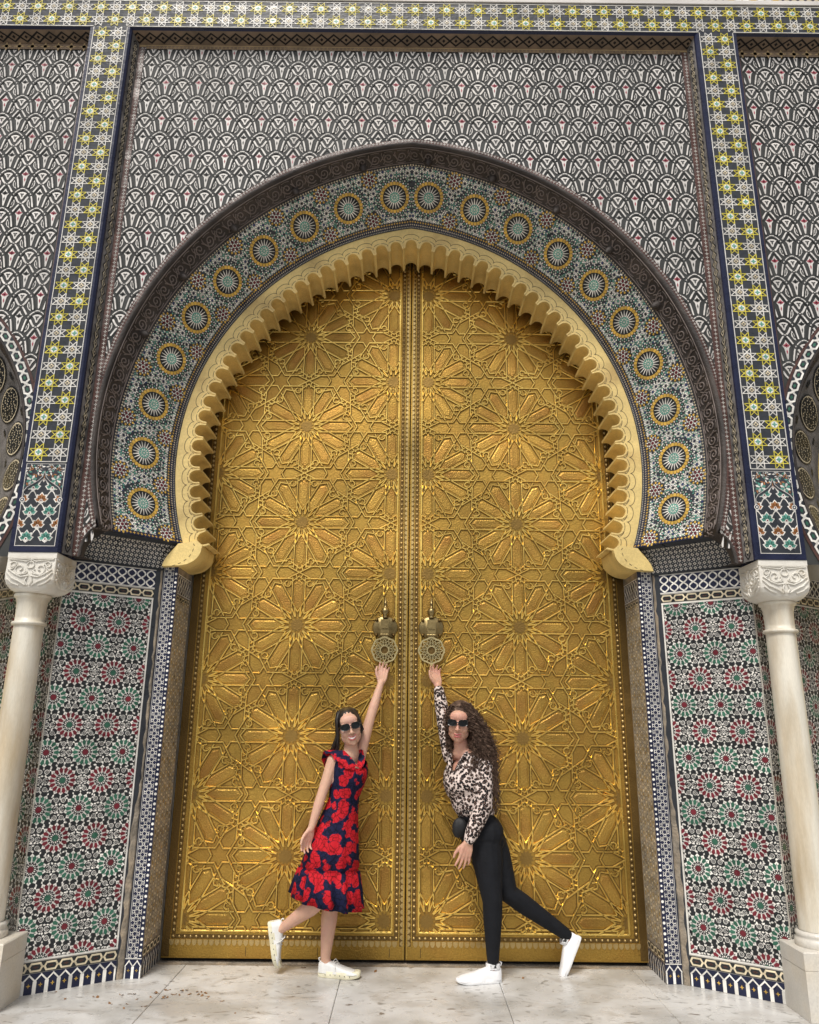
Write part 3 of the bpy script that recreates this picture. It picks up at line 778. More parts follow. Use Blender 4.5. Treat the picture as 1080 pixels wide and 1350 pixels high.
for sg in (-1, 1):
    for s, t, me in [(s, TM, RM) for s in MAINS] + [(s, t, RS) for s, t in SMALL]:
        p = band_pt(sg, s, t, .004)
        ex = (band_pt(sg, s + .02, t) - band_pt(sg, s - .02, t)).normalized(); ey = (band_pt(sg, s, t + .02) - band_pt(sg, s, t - .02)); ey = (ey - ex * ey.dot(ex)).normalized()
        ez = ex.cross(ey)
        if ez.y > 0: ey = -ey; ez = ex.cross(ey)
        link('rosette' if me is RM else 'small_rosette', me, bnd, frame_matrix(p, ex, ey, ez))
    # tesserae between the rosettes
    mb = MB(lambda s, t, h, sg=sg: band_pt(sg, s, t, h + .0015))
    def clipb(pts):
        for a, b, c in ((1, 0, LB - .001), (-1, 0, -.032), (0, 1, WB - .066), (0, -1, -.020)):
            pts = clip_half(pts, a, b, c)
            if len(pts) < 3: return None
        return pts
    mb.clip = clipb
    P = .0405; r = 0; t = .03
    rnd = random.Random(3)
    while t < WB:
        i = 0; s = (r % 2) * P / 2
        while s < LB:
            dm = min(hypot(s - m, t - TM) for m in MAINS); ds = min(hypot(s - a, t - b) for a, b in SMALL)
            if dm > .150 and ds > .066:
                c = ('tile_navy', 'tile_navy', 'tile_blue', 'tile_black', 'tile_teal')[(r * 3 + i * 2) % 5]
                mb.disc(s, t, .0075, 6, c, .001)
                for k in range(8): mb.kite(s, t, k * pi / 4, .0085, .0235, .0062, 'tile_white' if k % 2 else ('tile_sage' if (i + r) % 3 == 0 else ('tile_teal' if (i + 2 * r) % 5 == 0 else 'tile_white')), .001, .55)
                for k in range(4): mb.kite(s, t, pi / 8 + k * pi / 2, .018, .030, .0045, 'tile_blue' if (i + k) % 3 else 'tile_sage', .0005, .5)
            s += P; i += 1
        t += P * .86; r += 1
    t = .026; r = 0
    while t < WB - .07:
        s = .03 + (r % 2) * .008
        while s < LB:
            rt = (t - .03) / (P * .86); row = max(0, round(rt)); near = 9
            for rw in (row - 1, row, row + 1):
                tt = .03 + rw * P * .86; ss = round((s - (rw % 2) * P / 2) / P) * P + (rw % 2) * P / 2
                if rw >= 0 and min(hypot(ss - m, tt - TM) for m in MAINS) > .150 and min(hypot(ss - a_, tt - b_) for a_, b_ in SMALL) > .066: near = min(near, hypot(s - ss, t - tt))
            if near > .0265 and min(hypot(s - m, t - TM) for m in MAINS) > .146 and min(hypot(s - a_, t - b_) for a_, b_ in SMALL) > .066:
                mb.kite(s, t, rnd.uniform(0, 3), -.009, .009, .0062, rnd.choice(('tile_white', 'tile_white', 'tile_sage', 'tile_teal')), .001)
            s += .0165
        t += .0135; r += 1
    mb.clip = None
    border(mb, [(.02, .010), (LB, .010)], .020, (0,), .002, .02, ('tile_slate', 'tile_cream'))
    border(mb, [(.02, WB - .054), (LB, WB - .054)], .024, (0,), .002, .022, ('tile_slate', 'tile_ochre'))
    border(mb, [(.02, WB - .032), (LB, WB - .032)], .020, (0,), .002, .018, ('tile_navy', 'tile_cream'))
    border(mb, [(.02, WB - .012), (LB, WB - .012)], .022, (0,), .002, .014, ('tile_slate', 'grout'))
    border(mb, [(.016, .0), (.016, WB)], .030, (0,), .004, .024, ('tile_navy', 'tile_ochre'))
    mb.build('tesserae', bnd, kind='stuff')

# ---- scalloped gold arch: one fluted piece after the other
c0, cz0, RO = A_GOLD; RI = RO - .178; DEP = .30
def flute_mesh(p, k=RO / RI, top=.180):
    mb = MB(lambda a, b, y: (a, y, b)); hw = p / 2; w = hw - .0085; n = 12
    ch = [(-hw, 0), (-w, 0), (-w, .022)] + [(-w * cos(pi * i / n), .024 + w * sin(pi * i / n)) for i in range(1, n)] + [(w, .022), (w, 0), (hw, 0)]
    def out(a): return (max(-hw * k, min(hw * k, a * k)), top)
    Y0 = 0.
    for a, b in zip(ch[:-1], ch[1:]):
        mb.face3([(a[0], Y0, a[1]), (b[0], Y0, b[1]), (b[0], DEP, b[1]), (a[0], DEP, a[1])], 'gold_paint', True)
    prof = ch[1:-1]
    mid = [(x * 1.06, .030 + (z) * 1.0 + .015) for x, z in prof]
    for a, b in zip(prof[:-1], prof[1:]):
        qa, qb = out(a[0]), out(b[0])
        mb.face3([(a[0], Y0, a[1]), (qa[0], Y0, qa[1]), (qb[0], Y0, qb[1]), (b[0], Y0, b[1])], 'gold_paint')
    for s_ in (-1, 1):
        a, b = (s_ * hw, 0), (s_ * w, 0); mb.face3([(a[0], Y0, 0), (s_ * hw * k, Y0, top), (out(s_ * w)[0], Y0, top), (b[0], Y0, 0)], 'gold_paint')
    # raised lip round the scallop and incised lines
    mb.map = lambda a, b, h: (a, -h, b)
    lip = [(-w * 1.02, .002)] + [(-w * 1.0 * cos(pi * i / 12), .026 + (w + .005) * sin(pi * i / 12)) for i in range(13)] + [(w * 1.02, .002)]
    mb.band(lip, .010, 'gold_paint', .006, h0=0)
    for off_, dash in ((.022, 2), (.062, 0)):
        ln = [(-(w + .012) * cos(pi * i / 14), .030 + off_ + (w * .75) * sin(pi * i / 14)) for i in range(15)]
        for i in range(14):
            if dash and i % 5 == 2: continue
            mb.band(ln[i:i + 2], .0038, 'gold_line', .0012)
    return mb.mesh('flute')
t1 = math.acos(c0 / RI); t0_ = math.asin((2.70 - cz0) / RI); NFL = 27
dt = (t1 - t0_) / (NFL + .5); pitch = dt * RI
FM = flute_mesh(pitch)
mb = MB()                                    # backing of the gold ring
mb.grid([[(x, YB1 + .305, z) for x, z in both(arc(c0, cz0, RI + .075, 2.62, 60))], [(x, YB1 + .305, z) for x, z in both(arc(c0, cz0, RO + .35, 2.62, 60))]], 'gold_paint', False)
mb.grid([[(x, YB1 + .0, z) for x, z in both(arc(c0, cz0, RO, 2.70, 60))], [(x, YB1 + .012, z) for x, z in both(arc(c0, cz0, RO - .004, 2.70, 60))]], 'gold_paint', False)
gold = mb.build('scalloped_arch', GW)
def put_flute(x, z, ang):
    """ang: radial direction outward in the xz plane"""
    er = Vector((cos(ang), 0, sin(ang))); ex = Vector((sin(ang), 0, -cos(ang)))
    link('flute', FM, gold, frame_matrix(Vector((x, YB1, z)), ex, Vector((0, 1, 0)), er))
za_ = cz0 + sqrt(RI * RI - c0 * c0) - .004; ta_ = t1 - dt / 2
link('flute', flute_mesh(pitch, (RO * cos(ta_) - c0 + .003) / (pitch / 2), cz0 + RO * sin(ta_) - za_ + .012), gold, Matrix.Translation((0, YB1 - .001, za_)))
for k in range(NFL):
    t = t1 - dt * (k + 1)
    x, z = RI * cos(t) - c0, cz0 + RI * sin(t)
    if z < 2.72: break
    put_flute(x, z, t); put_flute(-x, z, pi - t)
# corbel at each foot of the gold arch
for sg in (-1, 1):
    mb = MB(); xo = bi[0][0]
    n = 10
    prof = [(1.598 - .160 * sin(pi / 2 * i / n) ** 1.0, 2.545 + .115 * (1 - cos(pi / 2 * i / n))) for i in range(n + 1)] + [(1.432, 2.690), (1.47, 2.722)]
    back = [(1.70, 2.540), (1.690, 2.575), (1.672, 2.61), (1.645, 2.645), (1.62, 2.675), (1.602, 2.700)]
    y0, y1 = YB1 - .035, YB1 + .31
    rows = [[(sg * x, y, z) for x, z in prof] for y in (y0, y1)]
    mb.grid(rows, 'gold_paint', True)
    poly = prof + back[::-1]
    rr = resample(prof, 12); rb = resample(back, 12)
    mb.grid([[(sg * x, y0, z) for x, z in rr], [(sg * x, y0, z) for x, z in rb]], 'gold_paint', False)
    mb.grid([[(sg * x, y0, z) for x, z in rb], [(sg * x, y1, z) for x, z in rb]], 'gold_paint', False)
    mb.face3([(sg * 1.598, y0, 2.545), (sg * 1.70, y0, 2.54), (sg * 1.70, y1, 2.54), (sg * 1.598, y1, 2.545)], 'gold_paint')
    mb.face3([(sg * 1.47, y0, 2.722), (sg * 1.602, y0, 2.70), (sg * 1.602, y1, 2.70), (sg * 1.47, y1, 2.722)], 'gold_paint')
    mb.map = lambda a, b, h: (sg * a, y0 - h, b)
    mid = [((a[0] * .72 + b[0] * .28), (a[1] * .72 + b[1] * .28)) for a, b in zip(rr, rb)]
    for i in range(0, 12, 2): mb.band(mid[i:i + 2], .004, 'gold_line', .0012)
    mb.build('corbel', gold)

# ---- impost, splayed lower walls, jambs, reveals
AW = Vector((1.70, 5.17, 0)); TW = Vector((.47, -.325, 0)).normalized(); NW = Vector((-TW.y * -1, -TW.x, 0))
NW = Vector((TW.y, -TW.x, 0)); LW = .630
CW = AW + TW * LW; TW2 = Vector((TW.x, -TW.y, 0)); NW2 = Vector((-NW.x, NW.y, 0))
def wmap(sg, second=False):
    o, t, n_ = (CW, TW2, NW2) if second else (AW, TW, NW)
    def f(s, z, h):
        p = o + t * s + n_ * h; return (sg * p.x, p.y, z)
    return f
def panel_rosette(c1, c2):
    mb = MB(lambda x, z, h: (x, -h, z)); n = 14
    mb.flat([((.088 if k % 2 else .072) * cos(pi * k / n), (.088 if k % 2 else .072) * sin(pi * k / n)) for k in range(2 * n)], 'tile_white', .001)
    mb.disc(0, 0, .041, 28, 'tile_black', .002)
    for k in range(n):
        a = 2 * pi * k / n
        mb.kite(0, 0, a, .017, .031, .0038, 'tile_white', .0030, .6); mb.kite(0, 0, a + pi / n, .031, .043, .0034, 'tile_white', .0030, .5)
        mb.wedge(0, 0, a, .044, .066, .0062, .0116, c1, .0030, .012)
        mb.kite(0, 0, a + pi / n, .088, .104, .0050, 'tile_white', .0024, .5)
        mb.kite(0, 0, a + pi / n, .060, .078, .0020, 'tile_black', .0024, .5)
        mb.kite(0, 0, a, .081, .096, .0058, 'tile_black', .0026, .5)
    mb.disc(0, 0, .0175, 12, c2, .0035)
    return mb.mesh('rosette_tile')
PR = {'g': panel_rosette('tile_green', 'tile_red'), 'r': panel_rosette('tile_red', 'tile_green')}
def chain(mb, s0, s1, z0, z1, bgm, fgm, pitch, h=.001, cross=None):
    """strip of linked elongated rings"""
    mb.flat([(s0, z0), (s1, z0), (s1, z1), (s0, z1)], bgm, h)
    n = max(1, round((s1 - s0) / pitch)); p = (s1 - s0) / n; zm = (z0 + z1) / 2; r = (z1 - z0) * .33
    for i in range(n):
        x = s0 + (i + .5) * p; a = p * .42
        mb.band([(x - a, zm), (x - a * .7, zm + r), (x + a * .7, zm + r), (x + a, zm), (x + a * .7, zm - r), (x - a * .7, zm - r)], (z1 - z0) * .17, fgm, h + .001, True)
        mb.band([(x + a, zm), (x + p - a, zm)], (z1 - z0) * .17, fgm, h + .001)
        if cross: mb.kite(x, zm, 0, -a * .45, a * .45, r * .35, cross, h + .0015); mb.kite(x, zm, pi / 2, -r * .4, r * .4, r * .35, cross, h + .0015)
def merlons(mb, s0, s1, z0, z1, pitch, h=.001):
    mb.flat([(s0, z0), (s1, z0), (s1, z1), (s0, z1)], 'tile_navy', h)
    n = max(1, round((s1 - s0) / pitch)); p = (s1 - s0) / n; H = z1 - z0
    for i in range(n + 1):
        x = s0 + i * p
        lo, hi = max(x - p * .16, s0), min(x + p * .16, s1)
        mb.flat([(lo, z0), (hi, z0), (hi, z0 + H * .60), (min(x + .001, s1), z0 + H * .68), (lo, z0 + H * .60)], 'tile_white', h + .001)
        if i < n:
            mb.band([(x, z0 + H * .62), (x + p * .5, z0 + H * .92), (x + p, z0 + H * .62)], p * .13, 'tile_white', h + .0012)
            mb.kite(x + p / 2, z0 + H * .42, 0, -p * .2, p * .2, p * .06, 'tile_ochre', h + .001); mb.kite(x + p / 2, z0 + H * .42, pi / 2, -p * .2, p * .2, p * .06, 'tile_ochre', h + .001)
            mb.kite(x + p / 2, z0 + H * .86, pi / 2, -.001, H * .14, p * .07, 'tile_white', h + .001)
def waves(mb, s0, s1, z0, z1, pitch, h=.001):
    mb.flat([(s0, z0), (s1, z0), (s1, z1), (s0, z1)], 'tile_navy', h)
    n = max(1, round((s1 - s0) / pitch)); p = (s1 - s0) / n; zm = (z0 + z1) / 2; H = (z1 - z0) * .42
    for i in range(n):
        for f in (1, -1):
            P = []
            for k in range(13):
                q = k / 12; P.append((s0 + p * (i + .5 + f * .46 * sin(2 * pi * q) * 1.0 * (.9)), zm + H * (1 - 2 * q)))
            mb.band(P, p * .15, 'tile_white', h + .001 + .0003 * f)
    for z in (z0 + .004, z1 - .004): mb.band([(s0, z), (s1, z)], .006, 'tile_white', h + .0018)
def net(mb, s0, s1, z0, z1, p, bgm, fgm, h=.001):
    mb.flat([(s0, z0), (s1, z0), (s1, z1), (s0, z1)], bgm, h)
    nx, nz = max(1, round((s1 - s0) / p)), max(1, round((z1 - z0) / p)); ax, az = (s1 - s0) / nx, (z1 - z0) / nz
    for i in range(nx):
        for j in range(nz):
            x, z = s0 + (i + .5) * ax, z0 + (j + .5) * az
            if (i + j) % 2 == 0:
                r = ax * .34; mb.band([(x - r, z - r), (x + r, z - r), (x + r, z + r), (x - r, z + r)], ax * .16, fgm, h + .001, True)
            else:
                for k in range(4): mb.kite(x, z, pi / 4 + k * pi / 2, ax * .34, ax * .66, ax * .10, fgm, h + .001)
for sg in (-1, 1):
    for second in (False, True):
        L = 1.1 if second else LW; s_in = .0 if second else .052
        mp = wmap(sg, second)
        mb = MB(mp); mb.flat([(0, -.01), (L, -.01), (L, 2.70), (0, 2.70)], 'grout')
        if not second: mb.flat([(0, .0), (s_in, .0), (s_in, 2.52), (0, 2.52)], 'tile_slate', .0006)
        wl = mb.build('splay_wall', GW)
        s1 = L
        mb = MB(mp)
        waves(mb, s_in, s1, 2.384, 2.516, .062); chain(mb, s_in, s1, 2.322, 2.378, 'tile_black', 'tile_cream', .085, .001, 'tile_brown')
        for z in (2.313, .176): mb.flat([(s_in, z - .004), (s1, z - .004), (s1, z + .004), (s_in, z + .004)], 'tile_white', .0028)
        mb.flat([(s_in + .002, .176), (s_in + .010, .176), (s_in + .010, 2.313), (s_in + .002, 2.313)], 'tile_white', .0028)
        chain(mb, s_in, s1, .108, .166, 'tile_black', 'tile_cream', .085, .001, 'tile_brown'); merlons(mb, s_in, s1, .0, .106, .062)
        mb.build('border_tiles', wl, kind='stuff')
        # rosettes and the black and white pieces between them
        mb = MB(mp)
        def clipw(pts):
            for a, b, c in ((1, 0, s1), (-1, 0, -(s_in + .012)), (0, 1, 2.308), (0, -1, -.181)):
                pts = clip_half(pts, a, b, c)
                if len(pts) < 3: return None
            return pts
        mb.clip = clipw
        px_, pz_ = .2265, .1640
        o = (.150 - px_) if not second else -.07
        mb.flat([(s_in, .18), (s1, .18), (s1, 2.31), (s_in, 2.31)], 'tile_black', .0004)
        cen = []; circ = []
        for j in range(-2, 15):
            for i in range(-2, 7):
                s, z = o + i * px_ + (px_ / 2 if j % 2 == 0 else 0), .333 - pz_ + j * pz_
                cen.append((s, z)); circ += [(s + px_ / 2 + dx, z + dz) for dx, dz in ((-.016, 0), (.016, 0), (-.020, .050), (.020, .050), (-.020, -.050), (.020, -.050))]
        circ = [q for q in circ if -.03 < q[0] < L + .03]
        for x, z in circ:
            mb.disc(x, z, .0145, 10, 'tile_white', .0012); mb.disc(x, z, .0110, 10, 'tile_black', .0016)
            for k in range(5): mb.kite(x, z, k * 2 * pi / 5 + .3, .002, .0085, .0018, 'tile_white', .002)
        rr = random.Random(11); r = 0; z = .19
        while z < 2.31:
            x = s_in + (r % 2) * .0105
            while x < s1:
                if min(hypot(x - a, z - b) for a, b in cen) > .097 and min(hypot(x - a, z - b) for a, b in circ) > .019:
                    mb.kite(x, z, rr.choice((0, .8, 1.57, 2.4)), -.0092, .0092, .0060, 'tile_white', .0012)
                x += .0185
            z += .0150; r += 1
        for j in range(-1, 14):
            z = .333 - pz_ + j * pz_; red = j % 2 == 0
            for i in range(-1, 6):
                s = o + i * px_ + (px_ / 2 if red else 0)
                if s < -.15 or s > L + .15: continue
                whole = s > s_in + .115 and s < s1 - .105 and .181 + .10 < z < 2.308 - .10
                me = PR['r' if red else 'g']
                if whole:
                    base = Vector(mp(s, z, .0005)); ex = (Vector(mp(s + 1, z, 0)) - Vector(mp(s, z, 0))); ez = Vector((0, 0, 1)); ey = ez.cross(ex)
                    link('rosette_tile', me, wl, frame_matrix(base, ex * 1., ey if True else ey, ez) if sg > 0 else frame_matrix(base, -ex, ez.cross(-ex), ez))
                else:
                    for f in me.polygons:
                        vs = [me.vertices[k].co for k in f.vertices]
                        mb.flat([(s + v.x, z + v.z) for v in vs], me.materials[f.material_index].name, .0005 - vs[0].y)
        mb.build('tesserae', wl, kind='stuff')
    # worn mortar joint and jamb strip facing the street
    mp = lambda s, z, h, sg=sg: (sg * (1.70 - s), 5.17 - h, z)
    mb = MB(mp); mb.flat([(-.0, -.01), (.10, -.01), (.10, 2.60), (-.0, 2.60)], 'tile_navy')
    jb = mb.build('jamb', GW)
    mb = MB(mp)
    net(mb, .012, .074, .112, 2.545, .0205, 'tile_navy', 'tile_white', .001)
    for i in range(int(2.42 / .030)):
        z = .125 + i * .030; mb.disc(.0885, z, .0062 + .0028 * (i % 2), 8, 'tile_white', .0015)
    mb.flat([(.005, .112), (.0075, .112), (.0075, 2.54), (.005, 2.54)], 'tile_white', .001); mb.flat([(.0, .106), (.10, .106), (.10, .111), (.0, .111)], 'tile_white', .002)
    merlons(mb, .0, .099, .0, .105, .05)
    mb.build('border_tiles', jb, kind='stuff')
    mb = MB(wmap(sg)); rr = random.Random(5)
    prev = None
    for k in range(60):
        z = -.005 + k * 2.53 / 59; a, b = .002 + rr.uniform(-.002, .004), .046 + rr.uniform(-.012, .002) - (.022 if z > 1.0 else 0); hh = .004 + rr.uniform(0, .006)
        cur = [mb.map(a, z, .0), mb.map(a + .01, z, hh), mb.map(b - .01, z, hh * .7), mb.map(b, z, .0008)]
        if prev: mb.grid([prev, cur], 'worn_mortar', False)
        prev = cur
    mb.build('mortar_joint', jb)
    # reveal towards the door
    mp = lambda s, z, h, sg=sg: (sg * (1.60 - h), 5.17 + s, z)
    mb = MB(mp); mb.flat([(0, -.01), (.345, -.01), (.345, 2.60), (0, 2.60)], 'worn_mortar')
    rv = mb.build('reveal', GW)
    mb = MB(mp)
    for i in range(6):
        for j in range(48):
            x, z = .034 + i * .054, .20 + j * .0445 + (.022 if i % 2 else 0)
            mb.band([(x + .022 * cos(k * pi / 3), z + .022 * sin(k * pi / 3)) for k in range(6)], .0062, 'tile_cream', .001, True)
            for k in range(3): mb.kite(x, z, k * pi / 3 + .5, -.013, .013, .0032, 'grout' if (i + j) % 2 else 'tile_ochre', .0012)
    waves(mb, .01, .33, 2.36, 2.50, .05); chain(mb, .01, .33, 2.315, 2.352, 'tile_black', 'tile_cream', .06)
    chain(mb, .0, .335, .115, .165, 'tile_black', 'tile_cream', .07); merlons(mb, .0, .335, .0, .108, .05)
    mb.build('reveal_tiles', rv, kind='stuff')
    # cavetto impost under the mosaic band
    mb = MB()
    top0, top1 = Vector((bo[0][0] + .02, YB0 - .02, 2.705)), Vector((bi[0][0] + .004, YB1 - .004, 2.705))
    bot0, bot1 = AW + TW * (LW + .01) + Vector((0, 0, 2.528)), AW + Vector((0, 0, 2.528)) + TW * .0
    bot0 = AW + TW * .60 + Vector((0, 0, 2.528)); top0 = top1 + (top0 - top1) * 1.35
    def imp(u, v, h=0.):
        w = 1 - sqrt(max(0, 1 - (v) ** 2)) if v < 1 else 1.      # concave
        b = bot1.lerp(bot0, u); t = top1.lerp(top0, u); p = b.lerp(t, w); p = Vector((p.x, p.y, 2.528 + (2.705 - 2.528) * v)) + NW * h
        return (sg * p.x, p.y, p.z)
    mb.grid([[imp(i / 8, j / 10) for i in range(9)] for j in range(11)], 'tile_slate', True)
    im = mb.build('impost', GW)
    mb = MB(lambda s, z, h: imp(s, z, h + .0015))
    nu, nv = 19, 6
    for i in range(nu):
        for j in range(nv):
            u, v = (i + .5) / nu, (j + .5) / nv * .97
            mb.flat([(u - .40 / nu, v), (u, v - .40 / nv), (u + .40 / nu, v), (u, v + .40 / nv)], 'grout', 0)
            mb.flat([(u - .16 / nu, v), (u, v - .16 / nv), (u + .16 / nu, v), (u, v + .16 / nv)], 'tile_black', .0006)
            if i < nu - 1 and j < nv - 1:
                uu, vv = u + .5 / nu, v + .5 / nv; mb.flat([(uu - .11 / nu, vv), (uu, vv - .11 / nv), (uu + .11 / nu, vv), (uu, vv + .11 / nv)], 'tile_white', 0)
    mb.build('impost_tiles', im, kind='stuff')
    mb = MB(); P0 = AW + NW * .012 + Vector((0, 0, 0)); P1 = AW + TW * LW + NW * .012
    for z0, z1, m in ((2.517, 2.527, 'tile_black'),):
        a, b, c, d = (P0, P1, AW + TW * LW - NW * .01, AW - NW * .01)
        for z in (z0, z1): mb.face3([(sg * p.x, p.y, z) for p in (a, b, c, d)], m)
        mb.face3([(sg * a.x, a.y, z0), (sg * b.x, b.y, z0), (sg * b.x, b.y, z1), (sg * a.x, a.y, z1)], m)
    mb.build('ledge', im)
    # underside that closes the foot of the spandrel above the capital
    mb = MB(); mb.face3([(sg * 2.12, YS, 2.507), (sg * 2.46, YS, 2.507), (sg * 2.46, 5.2, 2.507), (sg * 2.0, 5.2, 2.53), (sg * (darkR[0][0]), YB0, 2.53), (sg * darkF[0][0], YS, 2.507)], 'carved_wood')
    mb.build('spandrel_foot', GW)

# ---- side bays (only their edges show)
for sg in (-1, 1):
    SX, SZ, SR = 3.905, 3.19, 1.375
    mb = MB(plane(YS))
    ths = [radians(95 + i * 114.8 / 60) for i in range(61)]
    inn = [(SX + SR * cos(t), SZ + SR * sin(t)) for t in ths]
    mp = lambda x, z, h, sg=sg: (sg * x, YS - h, z); mb.map = mp
    ztop = inn[0][1]; zl = inn[-1][1]
    for fx in (lambda x: x, lambda x: 2 * SX - x):
        for a, b in zip(inn[:-1], inn[1:]): mb.flat([(fx(a[0]), a[1]), (fx(b[0]), b[1]), (fx(PX1 - .02), b[1]), (fx(PX1 - .02), a[1])], 'plaster_dark')
        mb.flat([(fx(PX1 - .02), ztop), (fx(inn[0][0]), ztop), (fx(inn[0][0]), ZF), (fx(PX1 - .02), ZF)], 'plaster_dark')
        mb.flat([(fx(PX1 - .02), 2.50), (fx(inn[-1][0]), 2.5), (fx(inn[-1][0]), zl), (fx(PX1 - .02), zl)], 'plaster_dark')
    mb.flat([(inn[0][0], ztop), (2 * SX - inn[0][0], ztop), (2 * SX - inn[0][0], ZF), (inn[0][0], ZF)], 'plaster_dark')
    sb = mb.build('side_panel', GW)
    def clips(pts):
        for a, b, c in ((1, 0, 5.25), (-1, 0, -(PX1 + .07)), (0, 1, SPZ - .05), (0, -1, -2.52)):
            pts = clip_half(pts, a, b, c)
            if len(pts) < 3: return None
        mx = sum(p[0] for p in pts) / len(pts); mz = sum(p[1] for p in pts) / len(pts)
        d = hypot(mx - SX, mz - SZ); R = SR + .085
        if d > R + .05: return pts
        if d < R - .05: return None
        ux, uz = (mx - SX) / d, (mz - SZ) / d
        pts = clip_half(pts, -ux, -uz, -(R + SX * ux + SZ * uz))
        return pts if len(pts) >= 3 else None
    mb = MB(mp, clips)
    for r in range(-1, 16):
        z = 6.363 - r * .166 - .01
        for i in range(-1, 12):
            x = 2.56 + i * PAX + (PAX / 2 if r % 2 else 0) + .02
            strap_cell(mb, x, z, r % 2 == 0)
    mb.build('strapwork', sb, kind='stuff')
    mb = MB(mp)
    n = 30; R1 = SR + .040
    mb.band([(SX + (SR + .075) * cos(t), SZ + (SR + .075) * sin(t)) for t in ths if SX + (SR + .075) * cos(t) > PX1 + .01 or SZ + SR * sin(t) > 3], .034, 'tile_brown', .005)
    mb.band([(SX + R1 * cos(t), SZ + R1 * sin(t)) for t in ths], .066, 'tile_slate', .006)
    dth = .089 / R1; t = radians(100)
    while t < radians(208):
        def Q(dt_, dr): return (SX + (R1 + dr) * cos(t + dt_), SZ + (R1 + dr) * sin(t + dt_))
        ring = [Q(-.42 * dth, 0), Q(-.26 * dth, .024), Q(.26 * dth, .024), Q(.42 * dth, 0), Q(.26 * dth, -.024), Q(-.26 * dth, -.024)]
        if min(p[0] for p in ring) > PX1 - .015:
            mb.band(ring, .013, 'tile_white', .0085, True); mb.band([Q(.40 * dth, .012), Q(.62 * dth, -.012)], .010, 'tile_white', .009); mb.band([Q(.40 * dth, -.012), Q(.62 * dth, .012)], .010, 'tile_white', .0095)
            mb.flat([Q(-.2 * dth, 0), Q(0, .010), Q(.2 * dth, 0), Q(0, -.010)], 'tile_green', .0075)
        t += dth
    # scalloped white edge and brown strip beside the pilaster
    x = PX1 + .012
    mb.flat([(PX1, 2.51), (PX1 + .02, 2.51), (PX1 + .02, ZF - .06), (PX1, ZF - .06)], 'tile_navy', .010)
    mb.flat([(PX1 + .034, 3.55), (PX1 + .060, 3.55), (PX1 + .060, ZF - .08), (PX1 + .034, ZF - .08)], 'tile_brown', .006)
    z = 2.56
    while z < ZF - .1:
        mb.flat([(PX1 + .014, z), (PX1 + .030, z + .008), (PX1 + .036, z + .032), (PX1 + .030, z + .056), (PX1 + .014, z + .064)], 'tile_white', .012); z += .072
    border(mb, [(PX1 + .03, SPZ - .02), (5.3, SPZ - .02)], .05, (0,), .009, .10, ('carved_tan', 'carved_gold'))
    mb.build('dotted_border', sb, kind='stuff')
    mb = MB()
    for z0, y0, z1, y1, m in ((ZF - .001, YP - .0004, ZF - .012, YP + .02, 'tile_navy'), (ZF - .012, YP + .02, ZF - .060, YS - .002, 'carved_tan')):
        mb.face3([(sg * PX1, y0, z0), (sg * 5.35, y0, z0), (sg * 5.35, y1, z1), (sg * PX1, y1, z1)], m)
    old = mb.map
    carved_strip((sg * PX1, YP + .064, ZF - .036), (sg * 5.3, YP + .064, ZF - .036), (0, .088 * .8, -.046 * .8), 30, .05, 'dark_gap', nrm)
    mb.build('recess_frame', sb)
    # dark soffit, pale carved band with dark medallions, gold inside
    thf = [radians(-60 + i * 5) for i in range(61)]
    mb = MB(); rows = []
    for y, R in ((YS - .008, SR + .004), (YS - .008, SR - .01), (YS + .05, SR - .016), (YB0, SR - .06)): rows.append([(sg * (SX + R * cos(t)), y, SZ + R * sin(t)) for t in thf])
    mb.grid(rows, 'carved_wood', True); sa = mb.build('side_arch', GW)
    mb = MB(); mb.grid([[(sg * (SX + R * cos(t)), y, SZ + R * sin(t)) for t in thf] for y, R in ((YB0, SR - .06), (YB0 + .10, SR - .16), (YB1, SR - .42))], 'carved_grey', True)
    cb = mb.build('side_arch_band', GW)
    def sbm(u, v, h):
        t = u / 1.2; R = SR - .065 - v * .34 - .0; y = YB0 + v * .34; p = Vector((SX + R * cos(t), y - h, SZ + R * sin(t))); return (sg * p.x, p.y, p.z)
    mb = MB(sbm)
    for k in range(11):
        u = 1.2 * radians(105 + k * 13)
        mb.disc(u, .42, .118, 20, 'tile_black', .006, 0, .36); mb.band([(u + .105 * cos(q * pi / 10), .42 + .32 * sin(q * pi / 10)) for q in range(20)], .010, 'tile_cream', .008, True)
        for q in range(26):
            a, r = q * 2.4, .10 * sqrt((q + .5) / 26); mb.band([(u + r * cos(a) + .012 * cos(e), .42 + 3 * (r * sin(a)) + .03 * sin(e)) for e in (0, 1.3, 2.6, 3.9)], .006, 'tile_cream', .009)
        for v in (.08, .78):
            for e in range(6): mb.kite(u + .136, v, e * pi / 3, 0, .045, .014, 'tile_black', .006)
    mb.build('medallions', cb, kind='stuff')
    mb = MB(); mb.face3([(sg * 2.75, 5.54, 0), (sg * 5.2, 5.54, 0), (sg * 5.2, 5.54, 5), (sg * 2.75, 5.54, 5)], 'gold_paint'); mb.build('side_backing', GW)

